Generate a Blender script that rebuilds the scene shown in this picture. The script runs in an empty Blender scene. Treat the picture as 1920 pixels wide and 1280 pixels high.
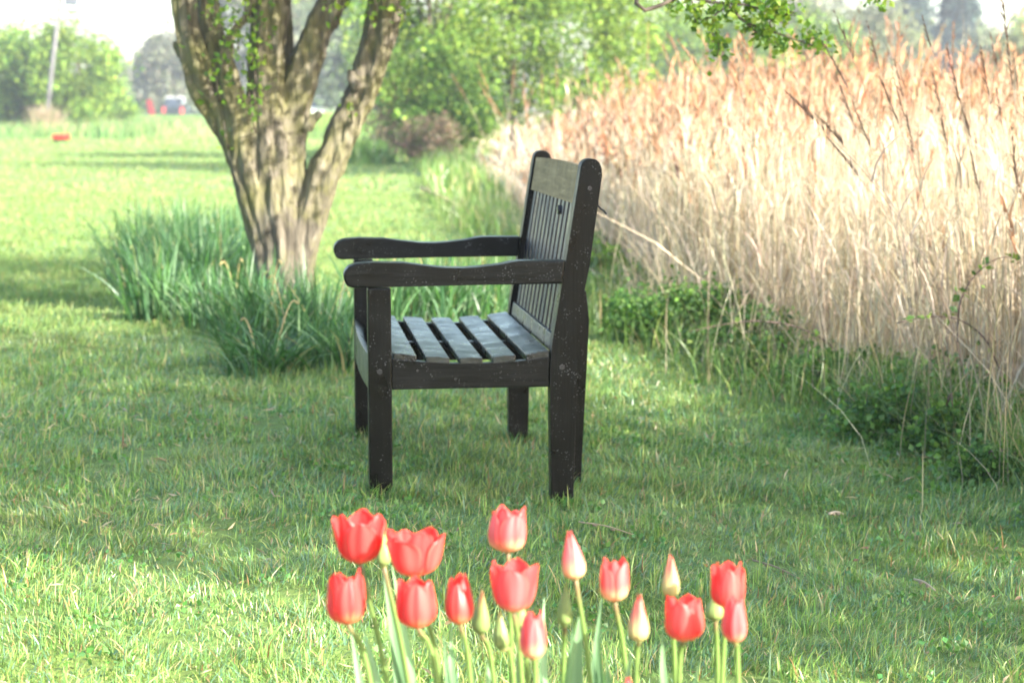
import bpy, bmesh, math, random
import numpy as np
from mathutils import Vector, noise as mnoise

rng = np.random.default_rng(7)
random.seed(7)
PI = math.pi
scene = bpy.context.scene
COL = scene.collection

# ------------------------------------------------------------------ camera geometry
F = 4500.0
CAMZ = 1.06
PITCH = math.atan(440.0 / F)
FWD = np.array([0, math.cos(PITCH), -math.sin(PITCH)])
UPV = np.array([0, math.sin(PITCH), math.cos(PITCH)])
RGT = np.array([1.0, 0, 0])
def ray(px, py):
    return FWD + RGT * (px - 960) / F + UPV * (640 - py) / F
def at(px, py, Y):
    """world point on the line of sight of photo pixel px,py at distance Y"""
    r = ray(px, py)
    return np.array([0, 0, CAMZ]) + r * (Y / r[1])

# ------------------------------------------------------------------ materials
def nodes(name):
    m = bpy.data.materials.new(name); m.use_nodes = True
    nt = m.node_tree
    for n in list(nt.nodes): nt.nodes.remove(n)
    out = nt.nodes.new('ShaderNodeOutputMaterial')
    return m, nt, out
def N(nt, typ, **kw):
    n = nt.nodes.new(typ)
    for k, v in kw.items():
        if k.startswith('i_'):
            n.inputs[k[2:].replace('_', ' ')].default_value = v
        else:
            setattr(n, k, v)
    return n
def L(nt, a, b): nt.links.new(a, b)
def ramp(nt, fac, stops):
    r = nt.nodes.new('ShaderNodeValToRGB')
    while len(r.color_ramp.elements) < len(stops): r.color_ramp.elements.new(0.5)
    for e, (p, c) in zip(r.color_ramp.elements, stops):
        e.position = p; e.color = (*c, 1)
    L(nt, fac, r.inputs[0]); return r
def mixc(nt, fac, a, b, mode='MIX'):
    n = nt.nodes.new('ShaderNodeMix'); n.data_type = 'RGBA'; n.blend_type = mode
    for sock, v in ((0, fac), (6, a), (7, b)):
        if hasattr(v, 'is_linked') or hasattr(v, 'links'): L(nt, v, n.inputs[sock])
        elif sock == 0: n.inputs[0].default_value = v
        else: n.inputs[sock].default_value = (*v, 1)
    return n.outputs[2]

def leafmat(name, trans=0.4, rough=0.5, tint=(1.15, 1.25, 0.6), spec=0.4, noise_amt=0.0):
    m, nt, out = nodes(name)
    a = N(nt, 'ShaderNodeAttribute', attribute_name='Col')
    col = a.outputs['Color']
    if noise_amt:
        nz = N(nt, 'ShaderNodeTexNoise', i_Scale=3.0, i_Detail=3.0)
        r = ramp(nt, nz.outputs[0], [(0.3, (1 - noise_amt,) * 3), (0.7, (1 + noise_amt,) * 3)])
        col = mixc(nt, 1.0, col, r.outputs[0], 'MULTIPLY')
    p = N(nt, 'ShaderNodeBsdfPrincipled'); p.inputs['Roughness'].default_value = rough
    p.inputs['Specular IOR Level'].default_value = spec
    L(nt, col, p.inputs['Base Color'])
    t = N(nt, 'ShaderNodeBsdfTranslucent')
    tc = mixc(nt, 1.0, col, tint, 'MULTIPLY')
    L(nt, tc, t.inputs[0])
    mx = N(nt, 'ShaderNodeMixShader'); mx.inputs[0].default_value = trans
    L(nt, p.outputs[0], mx.inputs[1]); L(nt, t.outputs[0], mx.inputs[2]); L(nt, mx.outputs[0], out.inputs[0])
    return m
M = {}
M['grass'] = leafmat('grass_blades', 0.34, 0.38, (1.3, 1.2, 0.5), 0.6)
M['lawnfar'] = leafmat('far_grass_blades', 0.35, 0.7, (1.2, 1.2, 0.6), 0.12)
M['leaf'] = leafmat('leaves', 0.42, 0.5, (1.3, 1.25, 0.5), 0.35)
M['petal'] = leafmat('petals', 0.45, 0.38, (1.2, 0.9, 0.85), 0.4)
M['tulipleaf'] = leafmat('tulip_green', 0.35, 0.42, (1.1, 1.25, 0.6), 0.5)
M['reed'] = leafmat('dry_reed', 0.35, 0.6, (1.05, 1.02, 0.95), 0.3)
M['far'] = leafmat('far_leaves', 0.35, 0.7, (1.2, 1.2, 0.6), 0.15)

def plain(name, col, rough=0.5, metal=0.0, var=0.15, scale=8.0, bump=0.0):
    m, nt, out = nodes(name)
    p = N(nt, 'ShaderNodeBsdfPrincipled'); p.inputs['Roughness'].default_value = rough
    p.inputs['Metallic'].default_value = metal
    nz = N(nt, 'ShaderNodeTexNoise', i_Scale=scale, i_Detail=5.0)
    tc = N(nt, 'ShaderNodeTexCoord'); L(nt, tc.outputs['Object'], nz.inputs[0])
    r = ramp(nt, nz.outputs[0], [(0.3, tuple(c * (1 - var) for c in col)), (0.7, tuple(min(1, c * (1 + var)) for c in col))])
    L(nt, r.outputs[0], p.inputs['Base Color'])
    if bump:
        b = N(nt, 'ShaderNodeBump', i_Strength=bump, i_Distance=0.01); L(nt, nz.outputs[0], b.inputs['Height']); L(nt, b.outputs[0], p.inputs['Normal'])
    L(nt, p.outputs[0], out.inputs[0]); return m

def paintmat(name, col, worn, grain_axis=(1, 1, 1), rough=0.33, wornamt=0.5, spec=0.5, coat=0.35, bump=0.55):
    """old gloss wood paint: grain, brush marks, chips and pale specks"""
    m, nt, out = nodes(name)
    tc = N(nt, 'ShaderNodeTexCoord')
    mp = N(nt, 'ShaderNodeMapping'); mp.inputs['Scale'].default_value = grain_axis
    L(nt, tc.outputs['Object'], mp.inputs[0])
    g = N(nt, 'ShaderNodeTexNoise', i_Scale=60.0, i_Detail=6.0, i_Roughness=0.65); L(nt, mp.outputs[0], g.inputs[0])
    g2 = N(nt, 'ShaderNodeTexNoise', i_Scale=9.0, i_Detail=5.0, i_Roughness=0.6); L(nt, tc.outputs['Object'], g2.inputs[0])
    base = ramp(nt, g.outputs[0], [(0.35, tuple(c * 0.6 for c in col)), (0.62, col), (0.8, tuple(min(1, c * 1.9) for c in col))])
    wr = ramp(nt, g2.outputs[0], [(0.62 - 0.25 * wornamt, (0, 0, 0)), (0.85, (1, 1, 1))])
    c1 = mixc(nt, wr.outputs[0], base.outputs[0], worn)
    v = N(nt, 'ShaderNodeTexVoronoi', i_Scale=150.0); L(nt, tc.outputs['Object'], v.inputs[0])
    v2 = N(nt, 'ShaderNodeTexNoise', i_Scale=23.0, i_Detail=2.0); L(nt, tc.outputs['Object'], v2.inputs[0])
    sp = ramp(nt, v.outputs['Distance'], [(0.13, (1, 1, 1)), (0.24, (0, 0, 0))])
    sg = ramp(nt, v2.outputs[0], [(0.48, (0, 0, 0)), (0.66, (1, 1, 1))])
    ml = mixc(nt, 1.0, sp.outputs[0], sg.outputs[0], 'MULTIPLY')
    c2 = mixc(nt, ml, c1, (0.16, 0.17, 0.17))
    p = N(nt, 'ShaderNodeBsdfPrincipled'); p.inputs['Specular IOR Level'].default_value = spec
    L(nt, c2, p.inputs['Base Color'])
    rr = ramp(nt, g2.outputs[0], [(0.3, (rough * 0.7,) * 3), (0.7, (rough * 1.5,) * 3)])
    L(nt, rr.outputs[0], p.inputs['Roughness'])
    p.inputs['Coat Weight'].default_value = coat; p.inputs['Coat Roughness'].default_value = 0.22
    b = N(nt, 'ShaderNodeBump', i_Strength=bump, i_Distance=0.003); L(nt, g.outputs[0], b.inputs['Height'])
    L(nt, b.outputs[0], p.inputs['Normal']); L(nt, b.outputs[0], p.inputs['Coat Normal'])
    L(nt, p.outputs[0], out.inputs[0]); return m
M['paint_v'] = paintmat('black_paint_upright', (0.0025, 0.0030, 0.0022), (0.009, 0.0095, 0.008), (1, 1, 0.08), coat=0.0, spec=0.13)
M['paint_h'] = paintmat('black_paint_side', (0.003, 0.0035, 0.0028), (0.011, 0.011, 0.010), (0.08, 1, 1), coat=0.0, spec=0.16)
M['paint_l'] = paintmat('black_paint_long', (0.005, 0.0065, 0.0055), (0.055, 0.068, 0.058), (1, 0.22, 1), rough=0.3, wornamt=0.75, coat=0.06, spec=0.36, bump=1.0)
M['paint_b'] = paintmat('black_paint_slats', (0.006, 0.0062, 0.009), (0.02, 0.02, 0.026), (1, 1, 0.06), rough=0.36, wornamt=0.6, coat=0.12, spec=0.35)
M['crest'] = paintmat('tan_crest', (0.28, 0.21, 0.115), (0.36, 0.28, 0.17), (1, 0.06, 1), rough=0.85, wornamt=0.9, coat=0.0, spec=0.04)  # crest rail in tan, lighter and more matt than the black parts
M['bolt'] = plain('dark_steel', (0.05, 0.05, 0.055), 0.35, 0.8)

def barkmat(name, c1, c2, moss, mossamt=0.55, sc=1.0):
    m, nt, out = nodes(name)
    tc = N(nt, 'ShaderNodeTexCoord')
    mp = N(nt, 'ShaderNodeMapping'); mp.inputs['Scale'].default_value = (1, 1, 0.16)
    L(nt, tc.outputs['Object'], mp.inputs[0])
    g = N(nt, 'ShaderNodeTexNoise', i_Scale=34.0 * sc, i_Detail=7.0, i_Roughness=0.65); g.inputs['Distortion'].default_value = 0.4
    L(nt, mp.outputs[0], g.inputs[0])
    w = N(nt, 'ShaderNodeTexVoronoi', i_Scale=20.0 * sc); L(nt, mp.outputs[0], w.inputs[0])
    g2 = N(nt, 'ShaderNodeTexNoise', i_Scale=3.2, i_Detail=6.0, i_Roughness=0.7); L(nt, tc.outputs['Object'], g2.inputs[0])
    b1 = ramp(nt, g.outputs[0], [(0.3, tuple(c * 0.35 for c in c1)), (0.5, c1), (0.68, c2)])
    ms = ramp(nt, g2.outputs[0], [(0.62 - 0.25 * mossamt, (0, 0, 0)), (0.72, (0.85,) * 3)])
    c = mixc(nt, ms.outputs[0], b1.outputs[0], moss)
    p = N(nt, 'ShaderNodeBsdfPrincipled', i_Roughness=0.85)
    p.inputs['Specular IOR Level'].default_value = 0.2
    L(nt, c, p.inputs['Base Color'])
    add = N(nt, 'ShaderNodeMath', operation='ADD'); L(nt, g.outputs[0], add.inputs[0]); L(nt, w.outputs[0], add.inputs[1])
    b = N(nt, 'ShaderNodeBump', i_Strength=0.9, i_Distance=0.025); L(nt, add.outputs[0], b.inputs['Height']); L(nt, b.outputs[0], p.inputs['Normal'])
    L(nt, p.outputs[0], out.inputs[0]); return m
M['bark'] = barkmat('hawthorn_bark', (0.105, 0.092, 0.070), (0.205, 0.185, 0.145), (0.16, 0.16, 0.05), 0.72)
M['bark2'] = barkmat('plain_bark', (0.09, 0.075, 0.055), (0.16, 0.14, 0.11), (0.08, 0.09, 0.04), 0.3, 0.5)
M['twig'] = plain('twigs', (0.10, 0.075, 0.05), 0.7)
M['caneb'] = plain('bramble_cane', (0.10, 0.055, 0.045), 0.5)
M['polewood'] = plain('grey_pole_wood', (0.09, 0.09, 0.095), 0.8, 0, 0.2, 3)
M['steelgrey'] = plain('grey_steel', (0.06, 0.07, 0.09), 0.6, 0.0)
M['white'] = plain('white_paint', (0.8, 0.8, 0.8), 0.3, 0, 0.03)
M['palegrey'] = plain('pale_grey_paint', (0.42, 0.43, 0.44), 0.4)
M['darkcar'] = plain('dark_car_paint', (0.03, 0.045, 0.045), 0.3, 0.2, 0.1)
M['glass'] = plain('dark_window_glass', (0.03, 0.04, 0.05), 0.08, 0, 0.1)
M['red'] = plain('red_paint', (0.55, 0.04, 0.03), 0.4)
M['redlens'] = plain('red_lens', (0.6, 0.08, 0.06), 0.25)
M['rubber'] = plain('tyre_rubber', (0.02, 0.02, 0.02), 0.8)

def groundmat():
    m, nt, out = nodes('lawn_ground')
    g = N(nt, 'ShaderNodeNewGeometry')
    n1 = N(nt, 'ShaderNodeTexNoise', i_Scale=0.9, i_Detail=6.0, i_Roughness=0.6); L(nt, g.outputs['Position'], n1.inputs[0])
    n2 = N(nt, 'ShaderNodeTexNoise', i_Scale=14.0, i_Detail=6.0, i_Roughness=0.7); L(nt, g.outputs['Position'], n2.inputs[0])
    a = N(nt, 'ShaderNodeAttribute', attribute_name='Col')
    sc = ramp(nt, n2.outputs[0], [(0.35, (0.7,) * 3), (0.65, (1.25,) * 3)])
    c1 = mixc(nt, 1.0, a.outputs['Color'], sc.outputs[0], 'MULTIPLY')
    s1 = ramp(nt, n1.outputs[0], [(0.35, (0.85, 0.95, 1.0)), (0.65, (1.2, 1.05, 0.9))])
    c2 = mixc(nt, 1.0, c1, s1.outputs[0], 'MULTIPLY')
    p = N(nt, 'ShaderNodeBsdfPrincipled', i_Roughness=0.9); p.inputs['Specular IOR Level'].default_value = 0.15
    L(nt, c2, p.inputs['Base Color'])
    b = N(nt, 'ShaderNodeBump', i_Strength=0.6, i_Distance=0.03); L(nt, n2.outputs[0], b.inputs['Height']); L(nt, b.outputs[0], p.inputs['Normal'])
    L(nt, p.outputs[0], out.inputs[0]); return m
M['ground'] = groundmat()

# ------------------------------------------------------------------ object helpers
def tag(o, label=None, cat=None, group=None, kind=None):
    if label: o['label'] = label
    if cat: o['category'] = cat
    if group: o['group'] = group
    if kind: o['kind'] = kind
    return o
def empty(name, loc, rz=0.0):
    o = bpy.data.objects.new(name, None); COL.objects.link(o)
    o.location = tuple(loc); o.rotation_euler = (0, 0, rz); o.empty_display_size = 0.1
    return o

class Geo:
    def __init__(s): s.v = []; s.f = []; s.c = []; s.n = 0
    def add(s, v, faces, c=(0.5, 0.5, 0.5)):
        v = np.asarray(v, float).reshape(-1, 3)
        c = np.asarray(c, float)
        if c.ndim == 1: c = np.tile(c, (len(v), 1))
        s.v.append(v); s.c.append(c)
        for f in faces:
            f = np.asarray(f, np.int64)
            if len(f): s.f.append(f + s.n)
        s.n += len(v)
        return s
    def build(s, name, mat, parent=None, smooth=False, origin=None):
        v = np.concatenate(s.v); c = np.concatenate(s.c)
        if origin is not None: v = v - np.asarray(origin)
        me = bpy.data.meshes.new(name)
        lv = np.concatenate([f.ravel() for f in s.f]); cnt = np.concatenate([np.full(len(f), f.shape[1]) for f in s.f])
        st = np.concatenate([[0], np.cumsum(cnt)[:-1]])
        me.vertices.add(len(v)); me.vertices.foreach_set('co', v.astype(np.float32).ravel())
        me.loops.add(len(lv)); me.loops.foreach_set('vertex_index', lv.astype(np.int32))
        me.polygons.add(len(cnt)); me.polygons.foreach_set('loop_start', st.astype(np.int32)); me.polygons.foreach_set('loop_total', cnt.astype(np.int32))
        me.polygons.foreach_set('use_smooth', np.full(len(cnt), smooth))
        at_ = me.attributes.new('Col', 'FLOAT_COLOR', 'POINT')
        at_.data.foreach_set('color', np.concatenate([c, np.ones((len(c), 1))], 1).astype(np.float32).ravel())
        me.update(calc_edges=True); me.validate()
        me.materials.append(mat)
        o = bpy.data.objects.new(name, me); COL.objects.link(o)
        if parent: o.parent = parent
        elif origin is not None: o.location = tuple(origin)
        return o

def blades(g, pos, h, w, ang, lean, face, col, segs=3, tipcol=None, taper=1.6, curl=0.35):
    """grass-like blades; every argument an array over the blades"""
    n = len(pos); h = np.broadcast_to(h, n); w = np.broadcast_to(w, n)
    d = np.stack([np.cos(ang), np.sin(ang), np.zeros(n)], 1)
    sd = np.stack([np.cos(face), np.sin(face), np.zeros(n)], 1)
    vs = []; cs = []
    for k in range(segs + 1):
        t = k / segs
        c = pos + d * (lean * h * t ** 1.7)[:, None]
        c = c + np.array([0, 0, 1.0]) * (h * t * (1 - curl * np.minimum(lean, 1.6) * t))[:, None]
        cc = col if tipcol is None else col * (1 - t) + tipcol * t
        if k < segs:
            ww = (w * 0.5 * (1 - t ** taper))[:, None] * sd
            vs += [c - ww, c + ww]; cs += [cc, cc]
        else:
            vs.append(c); cs.append(cc)
    V = np.stack(vs, 1); C = np.stack(cs, 1); m = V.shape[1]
    b = np.arange(n)[:, None] * m
    q = np.concatenate([b + np.array([2 * k, 2 * k + 1, 2 * k + 3, 2 * k + 2]) for k in range(segs - 1)]) if segs > 1 else np.zeros((0, 4), int)
    t3 = b + np.array([2 * segs - 2, 2 * segs - 1, 2 * segs])
    g.add(V.reshape(-1, 3), [q, t3], C.reshape(-1, 3))

def leaves(g, pos, size, col, aspect=0.6, up=0.3, dirs=None):
    """folded diamond leaves, randomly turned"""
    n = len(pos)
    a = rng.normal(size=(n, 3)) if dirs is None else dirs + rng.normal(size=(n, 3)) * 0.5
    a[:, 2] += up * 0.2; a /= np.linalg.norm(a, axis=1)[:, None]
    b = rng.normal(size=(n, 3)); b = np.cross(a, b); b /= np.linalg.norm(b, axis=1)[:, None] + 1e-9
    c = np.cross(a, b)
    s = np.broadcast_to(size, n)[:, None]
    v0 = pos; v1 = pos + a * s * 0.45 + b * s * aspect * 0.5 + c * s * 0.1; v2 = pos + a * s; v3 = pos + a * s * 0.45 - b * s * aspect * 0.5 + c * s * 0.1
    V = np.stack([v0, v1, v2, v3], 1)
    i = np.arange(n)[:, None] * 4
    g.add(V.reshape(-1, 3), [np.concatenate([i + np.array([0, 1, 2]), i + np.array([0, 2, 3])])], np.repeat(col, 4, 0))

def tube(g, pts, rad, sides=8, col=(0.5, 0.5, 0.5), cap=True, flute=None):
    pts = np.asarray(pts, float); n = len(pts); rad = np.broadcast_to(rad, n)
    tg = np.gradient(pts, axis=0); tg /= np.linalg.norm(tg, axis=1)[:, None] + 1e-12
    ref = np.array([0, 1.0, 0]) if abs(tg[0][1]) < 0.9 else np.array([1.0, 0, 0])
    V = []
    for k in range(n):
        u = np.cross(ref, tg[k]); u /= np.linalg.norm(u) + 1e-12
        w = np.cross(tg[k], u); ref = w
        th = np.linspace(0, 2 * PI, sides, endpoint=False)
        r = rad[k] * (1 if flute is None else flute(th, k / (n - 1)))
        V.append(pts[k] + (np.cos(th) * r)[:, None] * u + (np.sin(th) * r)[:, None] * w)
    V = np.concatenate(V)
    i = np.arange(sides); j = (i + 1) % sides
    q = np.concatenate([np.stack([i + k * sides, j + k * sides, j + (k + 1) * sides, i + (k + 1) * sides], 1) for k in range(n - 1)])
    fs = [q]
    if cap: fs += [np.arange(sides)[::-1][None], (np.arange(sides) + (n - 1) * sides)[None]]
    g.add(V, fs, col)

def smooth_path(pts, n):
    """Catmull-Rom through points"""
    p = np.asarray(pts, float); p = np.vstack([2 * p[0] - p[1], p, 2 * p[-1] - p[-2]])
    out = []; m = len(p) - 3
    for t in np.linspace(0, m - 1e-6, n):
        i = int(t); f = t - i
        a, b, c, d = p[i:i + 4]
        out.append(0.5 * ((2 * b) + (-a + c) * f + (2 * a - 5 * b + 4 * c - d) * f * f + (-a + 3 * b - 3 * c + d) * f ** 3))
    return np.array(out)

def bm_obj(name, bm, mat, parent, bevel=0.0, seg=2, smooth=False):
    if bevel:
        bmesh.ops.bevel(bm, geom=list(bm.edges), offset=bevel, segments=seg, affect='EDGES', profile=0.6, clamp_overlap=True)
    bmesh.ops.recalc_face_normals(bm, faces=bm.faces)
    me = bpy.data.meshes.new(name); bm.to_mesh(me); bm.free()
    me.materials.append(mat)
    if smooth:
        me.polygons.foreach_set('use_smooth', [True] * len(me.polygons))
    o = bpy.data.objects.new(name, me); COL.objects.link(o); o.parent = parent
    return o
def prism(bm, prof, v0, v1):
    a = [bm.verts.new((u, v0, z)) for u, z in prof]; b = [bm.verts.new((u, v1, z)) for u, z in prof]
    bm.faces.new(a); bm.faces.new(b[::-1]); n = len(a)
    for i in range(n): bm.faces.new((a[i], b[i], b[(i + 1) % n], a[(i + 1) % n]))
def box(bm, x0, x1, y0, y1, z0, z1): prism(bm, [(x0, z0), (x1, z0), (x1, z1), (x0, z1)], y0, y1)

# ------------------------------------------------------------------ terrain
YB = [-20, 0, 5, 7.3, 8.5, 10.6, 12, 16, 22, 37, 60, 100, 400]
XB = [3.4, 2.7, 1.95, 1.62, 1.46, 1.10, 0.74, 0.5, -0.2, -0.9, -1.3, -1.8, -3]
def xbank(y): return np.interp(y, YB, XB)
def sstep(t): t = np.clip(t, 0, 1); return t * t * (3 - 2 * t)
def ground_z(x, y):
    x = np.asarray(x, float); y = np.asarray(y, float)
    z = -0.075 * np.clip(x + 0.38, 0, 1.3) * sstep((40 - y) / 30)
    d = x - xbank(y)
    z = z - 0.38 * sstep(d / 1.6) * sstep((140 - y) / 60) * sstep((16 - d) / 6)
    z = z + 0.012 * np.sin(x * 2.1 + 1.3 * np.sin(y * 0.9)) * np.sin(y * 1.7 + 0.7) + 0.006 * np.sin(5.3 * x + y * 3.1) * np.sin(4.1 * y - x * 2)
    z = z + 0.25 * sstep((y - 60) / 60) * (0.5 + 0.5 * np.sin(x * 0.11 + 1.0)) * 0.5
    return z
def vnoise(x, y, s, seed=0):
    """cheap smooth noise from summed sines, about -1..1"""
    r = np.random.default_rng(seed); t = 0
    for k in range(6):
        a = r.uniform(0, 2 * PI); f = s * r.uniform(0.6, 1.8); ph = r.uniform(0, 2 * PI)
        t = t + np.sin((x * np.cos(a) + y * np.sin(a)) * f + ph + 1.2 * np.sin((x * np.sin(a) - y * np.cos(a)) * f * 0.7 + ph * 2))
    return t / 3.2
def build_ground():
    def axis(lo, hi, fine, c, n):
        t = np.linspace(-1, 1, n); k = 5.5
        s = np.sinh(t * k) / np.sinh(k)
        return np.where(s < 0, c + s * (c - lo), c + s * (hi - c))
    xs = axis(-240, 240, .1, 0.5, 230); ys = axis(-18, 320, .1, 8.0, 260)
    X, Y = np.meshgrid(xs, ys); Z = ground_z(X, Y)
    d = X - xbank(Y)
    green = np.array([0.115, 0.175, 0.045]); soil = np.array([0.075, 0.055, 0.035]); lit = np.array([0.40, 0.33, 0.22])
    far = np.array([0.155, 0.22, 0.07])
    c = green + (far - green) * sstep((Y - 12) / 18)[..., None]
    mud = soil * 0.9
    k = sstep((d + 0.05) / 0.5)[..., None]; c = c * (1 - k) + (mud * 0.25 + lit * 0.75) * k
    k = sstep(1 - (np.hypot((X - 0.55) / 0.42, (Y - 4.25) / 0.42)))[..., None]; c = c * (1 - k) + soil * k
    k = sstep((3.9 - Y) / 0.3)[..., None] * (np.abs(X) < 2.5)[..., None]; c = c * (1 - k) + soil * k
    dry = sstep((vnoise(X, Y, 0.10, 5) - 0.25) / 0.4) * sstep((Y - 70) / 30)
    c = c * (1 - 0.7 * dry[..., None]) + np.array([0.22, 0.22, 0.11]) * 0.7 * dry[..., None]
    g = Geo(); ny, nx = X.shape
    i = np.arange(ny - 1)[:, None] * nx + np.arange(nx - 1)[None]
    q = np.stack([i, i + 1, i + 1 + nx, i + nx], -1).reshape(-1, 4)
    g.add(np.stack([X, Y, Z], -1).reshape(-1, 3), [q], c.reshape(-1, 3))
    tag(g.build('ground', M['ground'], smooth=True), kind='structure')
build_ground()

BA = math.radians(5.5)
BO = at(1053, 700, 6.5); BX, BY = BO[0], BO[1]
UX = np.array([math.cos(BA), math.sin(BA), 0]); VX = np.array([-math.sin(BA), math.cos(BA), 0])
BZ = -0.035
# ------------------------------------------------------------------ grass
def pick(n, cols, wts, var=0.15):
    cols = np.asarray(cols); i = rng.choice(len(cols), n, p=np.asarray(wts) / sum(wts))
    c = cols[i] * (1 + rng.normal(size=(n, 1)) * var) * (1 + rng.normal(size=(n, 3)) * 0.05)
    return np.clip(c, 0.005, 0.9)
GC = [(0.11, 0.235, 0.060), (0.18, 0.32, 0.075), (0.31, 0.41, 0.12), (0.13, 0.26, 0.15), (0.44, 0.38, 0.19), (0.36, 0.21, 0.10)]
def area_pts(y0, y1, dens, margin=1.12, side=0.5):
    A = (y1 - y0) * ((0.427 * y1 + side * 2) * margin)
    n = int(A * dens)
    y = rng.uniform(y0, y1, n); x = rng.uniform(-0.5, 0.5, n) * (0.427 * y1 + side * 2) * margin
    k = np.abs(x) < (0.2135 * y + side) * margin
    return x[k], y[k]
def lawn():
    g = Geo(); gf = Geo()
    for (y0, y1, dens, hm, wm, segs) in ((3.75, 5.4, 18000, 0.026, 0.0030, 3), (5.4, 7.5, 13000, 0.025, 0.0037, 3), (7.5, 11, 6500, 0.029, 0.0052, 2),
                                         (11, 17, 4000, 0.032, 0.0068, 2), (17, 30, 1500, 0.032, 0.0105, 2), (30, 62, 170, 0.04, 0.028, 2), (62, 88, 60, 0.06, 0.05, 2)):
        x, y = area_pts(y0, y1, dens, 1.12, 1.3 if y0 < 11 else 0.8)
        d = x - xbank(y)
        cl = vnoise(x, y, 9.0, 1); cl2 = vnoise(x, y, 2.4, 2); cl3 = vnoise(x, y, 26.0, 3)
        bare = (np.hypot((x - 0.55) / 0.38, (y - 4.25) / 0.36) < 1 + 0.25 * cl3) & (rng.random(len(x)) < 0.9)
        keep = (d < 0.25) & ~bare & (rng.random(len(x)) < 0.66 + 0.22 * cl3 + 0.22 * cl)
        x, y, cl, cl2, cl3 = x[keep], y[keep], cl[keep], cl2[keep], cl3[keep]; n = len(x)
        h = hm * (1 + 0.35 * cl + 0.25 * cl3) * rng.lognormal(0, 0.32, n) * (1 + 0.5 * np.clip(cl2, 0, 1))
        col = pick(n, GC, [3, 4, 3.0, 2.8, 1.2, 0.35], 0.16 if y0 < 11 else 0.08)
        yel = np.clip(vnoise(x, y, 3.3, 9) * 1.2 - 0.35, 0, 1)[:, None]
        col = col * (1 - 0.25 * yel) + np.array([0.34, 0.34, 0.13]) * 0.25 * yel
        if y0 >= 11: col = col * 0.6 + np.array([0.22, 0.30, 0.11]) * 0.4
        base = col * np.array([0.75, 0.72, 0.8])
        pos = np.stack([x, y, ground_z(x, y) - 0.004], 1)
        ang = rng.normal(size=n) * 1.3 + vnoise(x, y, 6.0, 11) * 2.6
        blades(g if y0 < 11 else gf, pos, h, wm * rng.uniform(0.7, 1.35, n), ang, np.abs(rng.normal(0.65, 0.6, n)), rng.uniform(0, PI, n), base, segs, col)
    # taller clumps in the lawn
    nt = 420
    x0, y0_ = area_pts(4.0, 10.0, nt / 20.0); m = len(x0)
    cnt = 26
    x = np.repeat(x0, cnt) + rng.normal(size=m * cnt) * 0.028; y = np.repeat(y0_, cnt) + rng.normal(size=m * cnt) * 0.028
    k = (x - xbank(y) < 0.1) & (np.hypot((x - 0.55) / 0.38, (y - 4.25) / 0.36) > 1); x, y = x[k], y[k]; n = len(x)
    pos = np.stack([x, y, ground_z(x, y) - 0.004], 1)
    col = pick(n, GC, [3, 4, 3.5, 1, 0.6, 0.1], 0.15)
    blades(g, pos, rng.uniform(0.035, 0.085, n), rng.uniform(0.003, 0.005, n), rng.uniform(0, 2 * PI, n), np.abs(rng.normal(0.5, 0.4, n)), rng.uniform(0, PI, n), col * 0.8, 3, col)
    # longer unmown grass round the bench feet, darkened to stand in for their shadows
    for (u, v) in ((-0.485, .03), (0.0, .03), (-0.485, 1.25), (0.0, 1.25), (0.06, .38)):
        n = 260; a = rng.uniform(0, 2 * PI, n); rr = rng.uniform(.035, .10, n); c = np.array([BX, BY, 0]) + UX * u + VX * v
        x = c[0] + np.cos(a) * rr; y = c[1] + np.sin(a) * rr; col = pick(n, GC, [4, 3, 1, 1, .6, .1], .15) * .85
        blades(g, np.stack([x, y, ground_z(x, y)], 1), rng.uniform(.02, .058, n), rng.uniform(.003, .005, n), a + rng.normal(size=n) * .8, np.abs(rng.normal(.4, .3, n)), rng.uniform(0, PI, n), col * .8, 3, col)
    # clover and broad weed leaves, dead leaves and straw among the blades
    x0, y0_ = area_pts(4.0, 8.6, 9.0); m = len(x0); cnt = 34
    x = np.repeat(x0, cnt) + rng.normal(size=m * cnt) * 0.045; y = np.repeat(y0_, cnt) + rng.normal(size=m * cnt) * 0.045
    k = rng.random(len(x)) < 0.8; x, y = x[k], y[k]; n = len(x)
    leaves(g, np.stack([x, y, ground_z(x, y) + rng.uniform(.008, .028, n)], 1), rng.uniform(.008, .017, n), pick(n, [(.07, .19, .04), (.11, .24, .06)], [1, 1]), 0.95, dirs=np.tile([0, 0, .3], (n, 1)))
    for (n, cols, sz, asp) in ((260, [(.26, .14, .07), (.20, .11, .06), (.34, .24, .12)], .016, .5), (800, [(.42, .35, .21), (.32, .24, .14)], .042, .05)):
        x, y = area_pts(4.0, 9.0, 1.0); q = rng.integers(0, len(x), n); x = x[q] + rng.normal(size=n) * .3; y = y[q] + rng.normal(size=n) * .3
        leaves(g, np.stack([x, y, ground_z(x, y) + rng.uniform(.008, .03, n)], 1), sz * rng.uniform(.5, 1.4, n), pick(n, cols, [1] * len(cols)), asp, dirs=np.stack([rng.normal(size=n), rng.normal(size=n), np.zeros(n)], 1))
    tag(gf.build('far_lawn_grass', M['lawnfar']), 'smooth mown sunlit lawn grass stretching away beyond the tree', 'grass', kind='stuff')
    o = g.build('lawn_grass', M['grass'])
    tag(o, 'short dewy lawn grass covering the whole foreground around the bench', 'grass', kind='stuff')
lawn()

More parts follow.
